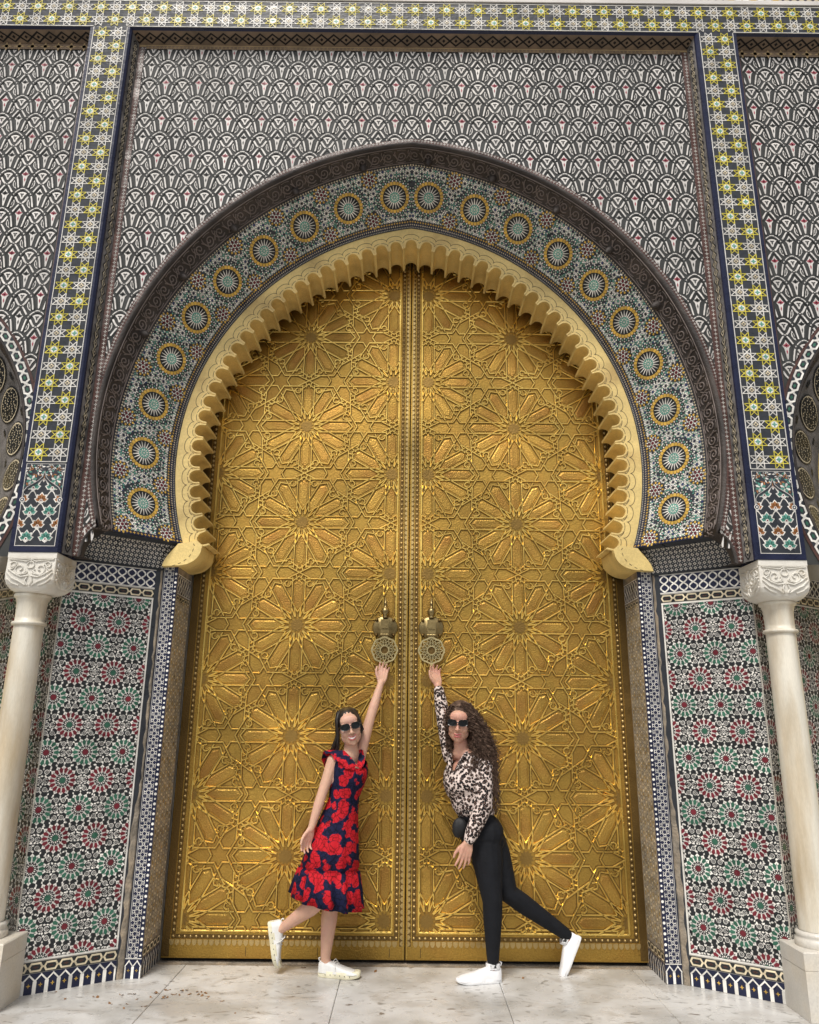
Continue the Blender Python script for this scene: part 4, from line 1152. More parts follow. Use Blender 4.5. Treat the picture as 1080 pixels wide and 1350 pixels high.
# ================================================================== the two golden door leaves
S_ = .776; WP = .060 * S_; RW, RH = .0135, .0108
SEAM = .008; FX0, FX1 = .088, 1.476; FZ0, FZ1 = .182, 5.30
def rosette_lines():
    """strap segments of one twelve-petal star, units of metres, centre at 0"""
    out = []
    for k in range(12):
        a = k * pi / 6; c, s = cos(a), sin(a)
        def T(u, v): return (c * u - s * v, s * u + c * v)
        for q in (-1, 1):
            out.append((T(.085 * S_ + .012, q * WP), T(.455 * S_, q * WP)))
            out.append((T(.462 * S_, 0), T(.392 * S_, q * .088 * S_)))
            out.append((T(.075 * S_, q * .018), T(.165 * S_, q * WP)))
        m = a + pi / 12; rr = .405 * S_
        hx = [(rr * cos(m) + .030 * S_ * cos(m + j * pi / 3), rr * sin(m) + .030 * S_ * sin(m + j * pi / 3)) for j in range(6)]
        for j in (1, 2, 3, 4, 5): out.append((hx[j], hx[(j + 1) % 6]))
    return out
def link_lines():
    """bars and small stars shared between neighbouring rosettes, for the lattice point at 0"""
    out = []
    for e in (pi / 2, pi / 6, -pi / 6):
        mx, mz = cos(e) * S_ / 2, sin(e) * S_ / 2
        for d in (e + pi / 2, e - pi / 2):
            c, s = cos(d), sin(d)
            def T(u, v): return (mx + c * u - s * v, mz + s * u + c * v)
            for q in (-1, 1):
                out.append((T(.060 * S_, q * WP), T(.254 * S_, q * WP)))
                out.append((T(.0, 0), T(.115 * S_, q * WP)))
                out.append((T(.190 * S_, q * WP), T(.225 * S_, 0)))
                out.append((T(.03 * S_, q * .02 * S_), T(.018 * S_, q * .075 * S_)))
    return out
LA, LBk = rosette_lines(), link_lines()
def petal_mesh():
    mb = MB(lambda x, z, h: (x, -h, z))
    P = [(.135 * S_, 0), (.185 * S_, -WP * .66), (.395 * S_, -WP * .66), (.435 * S_, 0), (.395 * S_, WP * .66), (.185 * S_, WP * .66)]
    Q = [(.150 * S_, 0), (.192 * S_, -WP * .5), (.389 * S_, -WP * .5), (.420 * S_, 0), (.389 * S_, WP * .5), (.192 * S_, WP * .5)]
    for i in range(6):
        j = (i + 1) % 6
        mb.face3([mb.map(*P[i], .0), mb.map(*P[j], .0), mb.map(*Q[j], .0026), mb.map(*Q[i], .0026)], 'brass_pad')
    mb.face3([mb.map(*q, .0026) for q in Q], 'brass_pad')
    return mb.mesh('petal_plate')
PM = petal_mesh()
full = MB(lambda x, z, h: (x, -h, z))
for n_, (p, q) in enumerate(LA + LBk): full.band([p, q], RW + .0075, 'brass_dark', .0006 + .00002 * (n_ % 40))  # dark outline beside each strap: crevice shade and tarnish put into the colour
for p, q in LA + LBk: full.ridge(p, q, RW, RH, 'brass_strap')
full.prism([(.052 * cos(k * pi / 12) * (1 if k % 2 else .72), .052 * sin(k * pi / 12) * (1 if k % 2 else .72)) for k in range(24)], 0, .004, 'brass_centre')
FULL = full.mesh('star_relief')
for sg in (-1, 1):
    who = 'the woman in the red and navy dress' if sg < 0 else 'the woman in the leopard print blouse'
    lf = thing('door_leaf', 'golden brass door leaf with knocker held by ' + who, 'door', 'golden double door leaves', (SEAM + sg * .8, YD, 0))
    def X(x): return SEAM + sg * x
    mb = MB(); mb.box((min(X(.004), X(1.592)), YD, .022), (max(X(.004), X(1.592)), YD + .042, 5.32), 'brass_plate'); mb.build('leaf_plate', lf)
    mp = lambda x, z, h: (X(x), YD - h, z)
    def clipd(pts):
        for a, b, c in ((1, 0, FX1), (-1, 0, -FX0), (0, 1, FZ1), (0, -1, -FZ0)):
            pts = clip_half(pts, a, b, c)
            if len(pts) < 3: return None
        return pts
    for col, xc in ((-1, .812 - S_ * .866), (0, .812), (1, .812 + S_ * .866)):
        for j in range(-1, 8):
            zc = (.640 if col == 0 else .252) + j * S_
            if zc > 5.6 or zc < -.55: continue
            whole = all(FX0 < xc + p[0] < FX1 and FZ0 < zc + p[1] < FZ1 for sgm in LA + LBk for p in sgm)
            if whole:
                so = link('star_relief', FULL, lf, Matrix.Translation((X(xc), YD, zc)) if sg > 0 else Matrix.Translation((X(xc), YD, zc)) @ Matrix.Scale(-1, 4, (1, 0, 0)))
                so.matrix_parent_inverse = Matrix.Translation(-lf.location)
            else:
                mb = MB(lambda x, z, h: (sg * (x - xc), -h, z - zc), clipd)
                for n_, (p, q) in enumerate(LA + LBk): mb.band([(xc + p[0], zc + p[1]), (xc + q[0], zc + q[1])], RW + .0075, 'brass_dark', .0006 + .00002 * (n_ % 40))  # clipped straps get the same dark outline, crevice shade painted with the tarnish
                for p, q in LA + LBk: mb.ridge((xc + p[0], zc + p[1]), (xc + q[0], zc + q[1]), RW, RH, 'brass_strap')
                mb.prism([(xc + .052 * cos(k * pi / 12) * (1 if k % 2 else .72), zc + .052 * sin(k * pi / 12) * (1 if k % 2 else .72)) for k in range(24)], 0, .004, 'brass_centre')
                if not mb.F: continue
                so = link('star_relief', mb.mesh('star_relief'), lf, Matrix.Translation((X(xc), YD, zc)))
                so.matrix_parent_inverse = Matrix.Translation(-lf.location)
            for k in range(12):
                a = k * pi / 6; ex = [(xc + cos(a) * u, zc + sin(a) * u) for u in (.13 * S_, .44 * S_)]
                if all(FX0 + .022 < p[0] < FX1 - .022 and FZ0 + .022 < p[1] < 5.2 for p in ex):
                    rot = Matrix.Rotation(-a if (whole or sg > 0) else -(pi - a), 4, 'Y')
                    link('petal_plate', PM, so, rot)
    # raised frame, studs and lobed strips round the field
    mb = MB(mp)
    for p, q in (((FX0, FZ0), (FX0, FZ1)), ((FX1, FZ0), (FX1, FZ1)), ((FX0, FZ0), (FX1, FZ0))): mb.ridge(p, q, .017, .010, 'brass_strap')
    mb.flat([(.044, .135), (.072, .135), (.072, 5.3), (.044, 5.3)], 'brass_dark', .001); mb.flat([(.0721, .135), (1.535, .135), (1.535, .162), (.0721, .162)], 'brass_dark', .001)
    mb.flat([(1.508, .1621), (1.535, .1621), (1.535, 5.3), (1.508, 5.3)], 'brass_dark', .001)
    mb.ridge((.012, .03), (.012, 5.3), .008, .006, 'brass_strap'); mb.ridge((.041, .13), (.041, 5.3), .006, .005, 'brass_strap')
    mb.build('raised_frame', lf)
    mb = MB()
    def stud(x, z, r=.0105):
        c = Vector(mp(x, z, .001)); n = 8
        rows = [[c + Vector((r * cos(a) * cos(2 * pi * k / n), -r * .95 * sin(a), r * cos(a) * sin(2 * pi * k / n))) for k in range(n)] for a in (0, .5, 1.0, 1.45)]
        mb.grid(rows, 'brass_stud', True, True)
    z = .150
    while z < 5.2: stud(.058, z); stud(1.5215, z, .0115); z += .0375
    x = .058 + .0375
    while x < 1.51: stud(x, .1485); x += .0375
    mb.build('stud_row', lf, kind='stuff')
    mb = MB(mp)
    mb.flat([(.0155, .10), (.0375, .10), (.0375, 5.3), (.0155, 5.3)], 'brass_dark', .0008)
    z = .10
    while z < 5.2:
        mb.prism([(.016, z), (.028, z + .006), (.036, z + .018), (.028, z + .030), (.016, z + .035)], 0, .004, 'brass_stud'); z += .0375
    x = .05
    while x < 1.54:
        mb.prism([(x + .033, .131), (x + .003, .131), (x + .003, .112), (x + .010, .100), (x + .018, .096), (x + .026, .100), (x + .033, .112)], 0, .005, 'brass_stud'); x += .0375
    mb.flat([(1.541, .03), (1.590, .03), (1.590, 5.3), (1.541, 5.3)], 'brass_dark', .0012)
    for k in range(3): mb.flat([(.10 + k * .47, .036), (.103 + k * .47, .036), (.103 + k * .47, .088), (.10 + k * .47, .088)], 'dark_gap', .0006)
    mb.build('lobed_edge', lf, kind='stuff')
    # knocker: domed back plate with finial, hinge and pierced disc
    kx, kz = (.168, 2.013); kc = Vector(mp(kx, kz, 0))
    def kp(dx, dz, h): return (kc.x + dx, YD - h, kc.z + dz)
    mb = MB(); n = 24; pz = .165
    prof = [(.094, .0), (.094, .010), (.085, .018), (.062, .022), (.052, .034), (.02, .040), (.001, .040)]
    rows = [[kp(r * cos(2 * pi * k / n), pz + r * .92 * sin(2 * pi * k / n), h) for k in range(n)] for r, h in prof]
    mb.grid(rows, 'brass_knocker', True, True); kn = mb.build('knocker', lf)
    mb = MB()
    for dx, dz in ((-.062, .055), (.062, .055), (-.062, -.055), (.062, -.055)): mb.ball(kp(dx, pz + dz, .022), .012, 'brass_dark', None, 8)
    mb.build('bolt', kn)
    mb = MB(); mb.lathe(kp(0, pz + .068, .03), [(.016, 0), (.020, .008), (.014, .014), (.020, .022), (.030, .038), (.031, .052), (.022, .070), (.010, .080), (.008, .100), (.013, .106), (.008, .112), (.005, .135), (.001, .150)], 14, 'brass_knocker'); mb.build('finial', kn)
    mb = MB(); a, b = kp(-.030, pz - .045, .03), kp(.030, pz + .055, .062); mb.box((a[0], b[1], a[2]), (b[0], a[1], b[2]), 'brass_knocker')
    a, b = kp(-.024, pz - .012, .0621), kp(.024, pz + .022, .070); mb.box((a[0], b[1], a[2]), (b[0], a[1], b[2]), 'brass_knocker')
    for dx in (-.020, 0, .020): mb.tube([kp(dx - .008, pz - .056, .055), kp(dx + .008, pz - .056, .055)], .011, 'brass_knocker')
    a, b = kp(-.022, .075, .045), kp(.022, pz - .058, .058); mb.box((a[0], b[1], a[2]), (b[0], a[1], b[2]), 'brass_knocker')
    mb.build('hinge', kn)
    mb = MB(lambda x, z, h: kp(x, z, .050 + h)); R = .093
    m = 48
    mb.band([((R - .004 + .0028 * cos(8 * 2 * pi * k / m)) * cos(2 * pi * k / m), (R - .004 + .0028 * cos(8 * 2 * pi * k / m)) * sin(2 * pi * k / m)) for k in range(m)], .011, 'brass_disc', .010, True, h0=-.004)
    mb.band([(.030 * cos(2 * pi * k / 16), .030 * sin(2 * pi * k / 16)) for k in range(16)], .007, 'brass_disc', .010, True, h0=-.004)
    for st, rr in ((3, .086), (2, .070)):
        for k in range(8 if st != 5 else 16):
            nn = 8 if st != 5 else 16; p = 2 * pi * k / nn + (pi / 8 if st == 2 else 0); q = p + 2 * pi * st / nn
            A0, B0 = (rr * cos(p), rr * sin(p)), (rr * cos(q), rr * sin(q))
            mb.band([A0, B0], .0056, 'brass_disc', .008, h0=-.003)
    for k in range(16):
        p = 2 * pi * k / 16; mb.disc(.078 * cos(p), .078 * sin(p), .0045, 6, 'brass_disc', .0105)
    mb.disc(0, 0, .028, 16, 'brass_dark', -.002)
    for dz in (-.096,): mb.prism([(-.010, dz), (.010, dz), (.006, dz - .012), (-.006, dz - .012)], -.003, .009, 'brass_disc')
    mb.build('pierced_disc', kn)
mb = MB(); mb.box((-1.60, 5.452, -.011), (1.60, 5.559, -.003), 'worn_mortar'); mb.box((-1.60, YD + .043, -.003), (1.60, 5.5595, 5.4), 'dark_gap')
mb.build('threshold', GW)

# ================================================================== marble columns
for sg in (-1, 1):
    co = thing('marble_column', 'white marble column with carved block capital beside ' + ('the woman in the dress' if sg < 0 else 'the woman in black trousers'), 'column', 'marble columns flanking the gate', (sg * 2.318, 4.70, 0))
    co['label'] = 'white marble column on the side of ' + ('the woman in the red and navy dress' if sg < 0 else 'the woman in the leopard print blouse')
    cx, cy = sg * 2.318, 4.70; hx, hy = .151, .140; sx = cx - (.030 if sg < 0 else -.004)
    def chamfer_box(mb, x0, x1, y0, y1, z0, z1, e, mat):
        mb.box((x0 + e, y0 + e, z0), (x1 - e, y1 - e, z1), mat) if e == 0 else None
        lo = [(x0, y0), (x1, y0), (x1, y1), (x0, y1)]; ti = [(x0 + e, y0 + e), (x1 - e, y0 + e), (x1 - e, y1 - e), (x0 + e, y1 - e)]
        for k in range(4):
            q = (k + 1) % 4
            mb.face3([(*lo[k], z0), (*lo[q], z0), (*lo[q], z1 - e), (*lo[k], z1 - e)], mat); mb.face3([(*lo[k], z1 - e), (*lo[q], z1 - e), (*ti[q], z1), (*ti[k], z1)], mat)
        mb.face3([(*p, z1) for p in ti], mat); mb.face3([(*p, z0) for p in lo], mat)
    mb = MB(); chamfer_box(mb, cx - hx, cx + hx, 4.563, 4.836, .0, .247, .004, 'marble_block'); mb.build('plinth', co)
    mb = MB(); chamfer_box(mb, cx - hx - .001, cx + hx + .001, 4.562, 4.837, .2475, .337, .006, 'marble_block'); mb.build('plinth_cap', co)
    mb = MB()
    prof = [(.116, .337), (.120, .345), (.120, .360), (.118, .372), (.113, .377), (.109, .388), (.114, .396), (.112, .408), (.097, .416)]
    mb.lathe((sx, cy, 0), prof, 40, 'marble_block'); mb.build('base', co)
    mb = MB()
    mb.lathe((sx, cy, 0), [(.093, .416)] + [(.093 - .0070 * (i / 14) ** 1.3, .416 + (2.068 - .416) * i / 14) for i in range(1, 15)], 48, 'marble_shaft'); mb.build('shaft', co)
    mb = MB()
    mb.lathe((sx, cy, 0), [(.086, 2.068), (.098, 2.070), (.103, 2.080), (.098, 2.091), (.086, 2.094), (.0855, 2.120), (.0875, 2.20), (.097, 2.238), (.107, 2.242), (.110, 2.252), (.106, 2.262), (.09, 2.265)], 48, 'marble_shaft'); mb.build('necking', co)
    # capital: square block, rounded in below
    mb = MB()
    def sq(w, d, r, z, n=6):
        P = []
        for qx, qy, a0 in ((1, 1, 0), (-1, 1, 90), (-1, -1, 180), (1, -1, 270)):
            for i in range(n + 1):
                a = radians(a0 + 90 * i / n); P.append((cx + qx * (w - r) + r * cos(a), cy + qy * (d - r) + r * sin(a), z))
        return P
    rows = [sq(.104, .104, .103, 2.262), sq(.125, .122, .10, 2.270), sq(.143, .134, .075, 2.285), sq(.153, .143, .045, 2.308), sq(.1555, .145, .022, 2.335), sq(.154, .1445, .010, 2.37), sq(.151, .1425, .006, 2.42), sq(.150, .141, .004, 2.470), sq(.152, .143, .003, 2.472), sq(.152, .143, .003, 2.506)]
    mb.grid(rows, 'marble_carved', False, True); mb.face3(rows[-1], 'marble_carved'); mb.face3(rows[0], 'marble_carved'); cap = mb.build('capital', co)
    # carved leaf relief on its faces
    mb = MB()
    def relief(P, w, face):
        if face == 'f': mb.map = lambda x, z, h: (cx + x, cy - .1435 - .004 * (2.47 - z) / .1 + (.02 * max(0, (2.325 - z) / .05) ** 1.6) - h, z)
        elif face == 'i': mb.map = lambda x, z, h: (cx - sg * (.1518 + .004 * (2.47 - z) / .1 - (.02 * max(0, (2.325 - z) / .05) ** 1.6) + h), cy + x * .94, z)
        for a, b in zip(P[:-1], P[1:]): mb.ridge(a, b, w, .0080, 'marble_carved', -.0015)
    for face in 'fi':
        for m in (1, -1):
            sp = lambda x0, z0, r0, r1, a0, a1, n=12: [(m * (x0 + (r0 + (r1 - r0) * i / n) * cos(radians(a0 + (a1 - a0) * i / n))), z0 + (r0 + (r1 - r0) * i / n) * sin(radians(a0 + (a1 - a0) * i / n))) for i in range(n + 1)]
            relief(sp(.062, 2.402, .042, .006, 200, 640), .0085, face); relief(sp(.108, 2.425, .026, .004, 180, -240), .007, face)
            relief(sp(.0, 2.42, .030, .012, 90, -90, 8), .007, face)
            relief([(m * .002, 2.462), (m * .03, 2.448), (m * .07, 2.455), (m * .135, 2.462)], .006, face)
            relief([(m * .004, 2.36), (m * .05, 2.352), (m * .095, 2.372), (m * .135, 2.40)], .010, face)
            relief([(m * .14, 2.38), (m * .105, 2.345), (m * .06, 2.325), (m * .02, 2.300)], .012, face)
            relief([(m * .135, 2.34), (m * .10, 2.312), (m * .06, 2.298)], .010, face); relief([(m * .012, 2.35), (m * .022, 2.325), (m * .008, 2.30)], .010, face)
            relief([(m * .085, 2.44), (m * .10, 2.41), (m * .125, 2.39)], .007, face); relief([(m * .03, 2.40), (m * .015, 2.38), (m * .03, 2.37), (m * .06, 2.37)], .007, face)
        relief([(0, 2.465), (0, 2.44)], .008, face); relief([(-.14, 2.466), (.14, 2.466)], .006, face)
    mb.build('leaf_carving', cap, kind='stuff')

# ================================================================== people
DG = bpy.context.evaluated_depsgraph_get
def skin_mesh(mb, name, voxel, smooth, parent, mats=None, kind=None):
    """fuse overlapping closed shapes into one continuous surface"""
    me = mb.mesh(name + '_shapes'); o = bpy.data.objects.new(name, me); COL.objects.link(o)
    r = o.modifiers.new('fuse', 'REMESH'); r.mode = 'VOXEL'; r.voxel_size = voxel; r.use_smooth_shade = True
    s = o.modifiers.new('smooth', 'SMOOTH'); s.factor = .5; s.iterations = smooth
    dg = bpy.context.evaluated_depsgraph_get(); dg.update()
    out = bpy.data.meshes.new_from_object(o.evaluated_get(dg)); out.name = name
    out.materials.clear()
    for k in (mats or mb.names[:1]): out.materials.append(MAT[k])
    bpy.data.objects.remove(o); bpy.data.meshes.remove(me)
    return link(name, out, parent)
def basis(x, y, z):
    m = Matrix.Identity(3)
    for k in range(3): m[k][0], m[k][1], m[k][2] = x[k], y[k], z[k]
    return m
def ortho(f, u):
    """columns: left, forward, up"""
    f = Vector(f).normalized(); u = Vector(u); u = (u - f * u.dot(f)).normalized(); return basis(u.cross(f), f, u)

def add_hand(mb, wrist, d, thumb, n, curl, spread=.10, sc=1., mat='skin', tcurl=.4):
    """five-fingered hand: d fingers' direction, thumb towards `thumb`, fingers curl towards n"""
    d = Vector(d).normalized(); s = Vector(thumb); s = (s - d * s.dot(d)).normalized(); n = Vector(n); n = (n - d * n.dot(d) - s * n.dot(s)).normalized()
    wrist = Vector(wrist)
    fs = [(.030, .070, .082), (.010, .079, .086), (-.011, .073, .083), (-.031, .057, .076)]
    for i, (o, L, pl) in enumerate(fs):
        kn = wrist + (d * pl + s * o) * sc
        mb.tube([wrist + (s * o * .55 + d * .002) * sc, wrist + (d * pl * .55 + s * o * .9) * sc, kn], [.014 * sc, .0145 * sc, .0115 * sc], mat, 8)
        dd = (d + s * spread * (1.5 - i) * .9).normalized(); p = kn; c = curl if not hasattr(curl, '__len__') else curl[i]; pts = [kn]; ang = c * .5
        for L_ in (.45, .31, .24):
            v = dd * cos(ang) + n * sin(ang); p = p + v * L * L_ * sc; pts.append(p); ang += c
        mb.tube(pts, [.0098 * sc, .0090 * sc, .0084 * sc, .0070 * sc], mat, 8)
    b = wrist + (s * .018 + d * .015) * sc; m = wrist + (s * .046 + d * .050 + n * .010) * sc
    t1_ = m + (d * cos(tcurl) + s * (.55 - tcurl * .6) + n * sin(tcurl) * .8).normalized() * .034 * sc; t2_ = t1_ + (d + n * tcurl * .9 + s * (.15 - tcurl * .4)).normalized() * .027 * sc
    mb.tube([b, m, t1_, t2_], [.015 * sc, .0125 * sc, .0105 * sc, .0082 * sc], mat, 8)

def add_head(mb, O, R, neck_base, mat, sc=1., smile=0.):
    def H(x, y, z): return O + R @ Vector((x, y, z)) * sc
    def el(c, r): mb.ball(H(*c), [q * sc for q in r], mat, R, 16)
    el((0, -.022, .036), (.074, .093, .086)); el((0, .012, -.020), (.062, .074, .086)); el((0, .026, -.068), (.053, .054, .044)); el((0, .045, -.082), (.036, .034, .030))
    el((0, .062, -.096), (.022, .021, .018)); el((0, .052, .040), (.056, .036, .040))
    for s in (-1, 1):
        el((s * .034, .055, -.034), (.026, .026, .026)); el((s * .030, .068, .018), (.024, .014, .009)); el((s * .040, .015, -.058), (.024, .040, .030))
        el((s * .074, -.012, -.012), (.009, .018, .030)); el((s * .011, .094, -.036), (.0085, .010, .007))
    mb.tube([H(0, .082, .010), H(0, .098, -.015), H(0, .106, -.034)], [.0075 * sc, .0085 * sc, .0105 * sc], mat, 8)
    el((0, .082, -.064), (.026, .012, .012)); el((0, .080, -.078), (.020, .010, .010))
    mb.tube([Vector(neck_base), Vector(neck_base).lerp(H(0, -.02, -.055), .6), H(0, -.022, -.04)], [.050 * sc, .043 * sc, .048 * sc], mat, 14)
def face_parts(O, R, parent, sc=1., smile=False, glasses='cat'):
    def H(x, y, z): return O + R @ Vector((x, y, z)) * sc
    mb = MB()
    w = .026 if smile else .025; up_ = .004 if smile else .0
    for z, th, dy in ((-.0625, .0048, .0935), (-.0775, .0052, .0915)):
        P = []
        for i in range(9):
            q = -1 + i / 4; P.append(H(q * w, dy - .010 * q * q, z + (up_ + (.010 if smile else .003)) * q * q * (1 if z > -.07 or smile else -.4) + (.0 if z < -.07 else -.003 * (1 - abs(q)) * (0 if smile else 1))))
        mb.tube(P, [sc * th * (1 - .75 * abs(-1 + i / 4) ** 2) for i in range(9)], 'lips', 8)
    mb.build('lips', parent)
    if smile:
        mb = MB(); P = [H(q / 4 * .021, .0925 - .009 * (q / 4) ** 2, -.0685 + .011 * (q / 4) ** 2) for q in range(-4, 5)]
        mb.tube(P, [.0055 * sc * (1 - .55 * abs(q / 4) ** 2) for q in range(-4, 5)], 'teeth', 8); mb.build('teeth', parent)
    mb = MB()
    def lens(s):
        P = []
        for i in range(20):
            a = 2 * pi * i / 20; x = .030 * abs(cos(a)) ** .75 * (1 if cos(a) > 0 else -1); z = .0215 * abs(sin(a)) ** .75 * (1 if sin(a) > 0 else -1)
            if glasses == 'cat': z += .007 * max(0, x / .028) * (1 if z > 0 else .2); z *= (.88 if z < 0 else 1)
            P.append((s * (.0335 + x), z))
        return P
    for s in (-1, 1):
        P = lens(s)
        f = lambda p, h, k=1.: H(s * .0335 + (p[0] - s * .0335) * k, .103 + h - 3.2 * (p[0]) ** 2, p[1] * k + .004)
        mb.face3([f(p, .0035, .86) for p in P], 'sunglass_lens')
        for i in range(20):
            j = (i + 1) % 20
            mb.face3([f(P[i], .004, .86), f(P[j], .004, .86), f(P[j], .005), f(P[i], .005)], 'sunglass_frame'); mb.face3([f(P[i], .005), f(P[j], .005), f(P[j], -.003), f(P[i], -.003)], 'sunglass_frame')
        mb.face3([f(p, -.003) for p in P], 'sunglass_frame')
        mb.tube([H(s * .060, .094, .010), H(s * .073, .05, .008), H(s * .076, -.01, .004)], .0032 * sc, 'sunglass_frame', 6)
    mb.tube([H(-.010, .106, .006), H(0, .109, .009), H(.010, .106, .006)], .0030 * sc, 'sunglass_frame', 6)
    mb.build('sunglasses', parent)

def add_shoe(origin, d, u, parent, upper='shoe_white', sole='shoe_sole_white', L=.262, thick=.026, laces=True, sock=False):
    d = Vector(d).normalized(); u = Vector(u); u = (u - d * u.dot(d)).normalized(); s = u.cross(d); o = Vector(origin)
    def T(x, y, z): return o + d * x * L + s * y + u * z
    secs = [(.0, .018, .075), (.03, .030, .088), (.12, .035, .092), (.25, .036, .088), (.36, .037, .080), (.48, .040, .071), (.60, .044, .060), (.74, .046, .050), (.87, .042, .043), (.95, .031, .036), (1.0, .012, .024)]
    mb = MB(); rows = []
    for x, w, h in secs:
        r = []
        for k in range(13):
            a = pi * k / 12; c = cos(a); q = sin(a) ** .62
            r.append(T(x, w * (abs(c) ** .7) * (1 if c > 0 else -1), thick * .7 + (h - thick * .7) * q))
        rows.append(r)
    mb.grid(rows, upper, True); mb.face3(rows[0], upper); mb.face3(rows[-1], upper)
    sh = mb.build('shoe', parent)
    mb = MB(); out = []
    n = 40
    ws = lambda x: .0395 + .0085 * math.exp(-((x - .72) / .22) ** 2) - .003 * math.exp(-((x - .42) / .12) ** 2)
    for k in range(n):
        a = 2 * pi * k / n; x = .5 + .515 * cos(a); y = ws(x) * sin(a) * (1 / max(.35, abs(sin(a)) ** .45))
        out.append((x, max(-ws(x), min(ws(x), y)) if abs(cos(a)) < .97 else y))
    bot = lambda x: .010 * max(0, (x - .72) / .28) ** 2 * (1.0 if thick > .03 else 1.2)
    r0 = [T(x * .99 + .005, y * .93, bot(x)) for x, y in out]; r1 = [T(x, y, bot(x) + .004) for x, y in out]; r2 = [T(x, y, thick + bot(x) * .6) for x, y in out]; r3 = [T(.5 + (x - .5) * .94, y * .9, thick + .003 + bot(x) * .6) for x, y in out]
    mb.grid([r0, r1, r2, r3], sole, True, True); mb.face3(r0, sole); mb.face3(r3, sole); mb.build('sole', sh)
    if thick > .03:
        mb = MB()
        for x in (.2, .32, .44, .56, .68, .8):
            for q in (-1, 1): mb.ball(T(x, q * (ws(x) + .0005), thick * .55), .0028, 'black_leather', None, 6)
        mb.build('sole_vents', sh)
    if laces:
        mb = MB()
        for i in range(5):
            x = .40 + .065 * i; z = .082 - .0085 * i; w = .020
            mb.tube([T(x, -w, z - .006), T(x + .01, 0, z + .004), T(x + .02, w, z - .006)], .0030, upper, 6)
        if thick > .03:
            for q in (-1, 1): mb.tube([T(.36, 0, .090), T(.38, q * .022, .094), T(.42, q * .036, .074), T(.45, q * .042, .048)], .0026, upper, 6)
        mb.tube([T(.0, 0, .086), T(-.015, 0, .096), T(.01, 0, .100)], .004, upper, 6)
        mb.build('laces', sh)
    else:
        mb = MB(); mb.tube([T(.0, 0, .088), T(-.02, 0, .104), T(.015, 0, .108)], .004, upper, 6)
        rows = []
        for x, w, h in ((.02, .030, .1), (.10, .036, .1), (.2, .036, .1), (.30, .033, .1)): rows.append((x, w))
        mb.grid([[T(x_, y_, z_) for x_, y_ in ((.015, 0), (.05, .030), (.16, .037), (.28, .033), (.34, .0), (.28, -.033), (.16, -.037), (.05, -.030))] for z_ in (.075, .107)], upper, True, True)
        mb.grid([[T(x_, y_, .098) + u * dz for x_, y_ in ((.12, q * .0385), (.2, q * .0385), (.27, q * .036))] for dz in (-.014, .006) for q in (1,)], 'sock_print', False)
        mb.grid([[T(x_, y_, .098) + u * dz for x_, y_ in ((.12, -.0385), (.2, -.0385), (.27, -.036))] for dz in (-.014, .006)], 'sock_print', False)
        mb.build('collar', sh)
    return sh

# ------------------------------------------------------------------ woman in the dress
W1 = thing('person', 'woman in a red and navy floral dress and white sneakers, one foot kicked back', 'person', None, px(432, 1288, 5.25))
R1 = ortho((.72, -.69, 0), (0, 0, 1)); LF, FW, UP = (Vector(R1.col[k]) for k in range(3))
H1 = ortho((.16, -.98, .03), (-.23, 0, .97)); O1 = px(460.5, 959.0, 5.235)
nb = px(463, 996, 5.255); shL, shR = px(474, 997, 5.32), px(439.5, 1003, 5.195)
elL, wrL = px(489, 944, 5.35), px(502.5, 900, 5.40); elR, wrR = px(424.5, 1047, 5.16), px(410, 1093, 5.12)
hip, chest = px(444, 1096, 5.24), px(457, 1026, 5.25)
hpS, knS, anS = px(449, 1108, 5.27), px(436, 1190, 5.25), px(429, 1264, 5.255)
hpB, knB, anB = px(439, 1108, 5.18), px(424, 1186, 5.13), px(374.5, 1222, 5.26)
mb = MB(); S = 'skin_pale'
add_head(mb, O1, H1, nb, S, 1.05)
mb.ball(chest, (.118, .080, .135), S, R1); mb.ball(hip, (.135, .10, .13), S, R1); mb.ball(chest.lerp(hip, .5), (.085, .062, .15), S, R1)
mb.tube([nb - UP * .01, nb.lerp(shL, .55), shL], [.050, .044, .045], S, 12); mb.tube([nb - UP * .01, nb.lerp(shR, .55) + UP * .004, shR], [.050, .044, .043], S, 12)
mb.tube([shL, shL.lerp(elL, .45), elL, elL.lerp(wrL, .3), wrL], [.044, .039, .033, .034, .0225], S, 12)
mb.tube([shR, shR.lerp(elR, .45), elR, elR.lerp(wrR, .3), wrR], [.043, .038, .032, .033, .0215], S, 12)
add_hand(mb, wrL, (px(506, 880, 5.44) - wrL), (-1, -.3, 0), (.1, -.9, .1), (.30, .35, .4, .45), .10, .92, S, .35)
add_hand(mb, wrR, px(403, 1114, 5.11) - wrR, (-.6, -.5, -.3), (.75, -.5, 0), (.30, .38, .45, .5), .08, .92, S, .30)
for a, b, c in ((hpS, knS, anS), (hpB, knB, anB)):
    mb.tube([a, a.lerp(b, .5), b, b.lerp(c, .28), b.lerp(c, .55), c], [.078, .066, .050, .052, .044, .0300], S, 14)
gS = Vector((px(420, 1289, 5.25).x, 5.262, 0)); dS = Vector((.975, -.20, 0))
mb.tube([anS, gS + dS * .06 + UP * .05], [.030, .030], S, 10)
oB = px(353.5, 1216, 5.27); dB = Vector((.20, .05, -.98)); uB = Vector((.98, .0, .20))
mb.tube([anB, oB + dB * .06 + uB * .05], [.030, .030], S, 10)
body = skin_mesh(mb, 'body', .0046, 4, W1)
face_parts(O1, H1, W1, 1.05, True, 'round')
add_shoe(gS, dS, UP, W1, 'shoe_leather', 'shoe_sole', .262, .036); add_shoe(oB, dB, uB, W1, 'shoe_leather', 'shoe_sole', .262, .036)
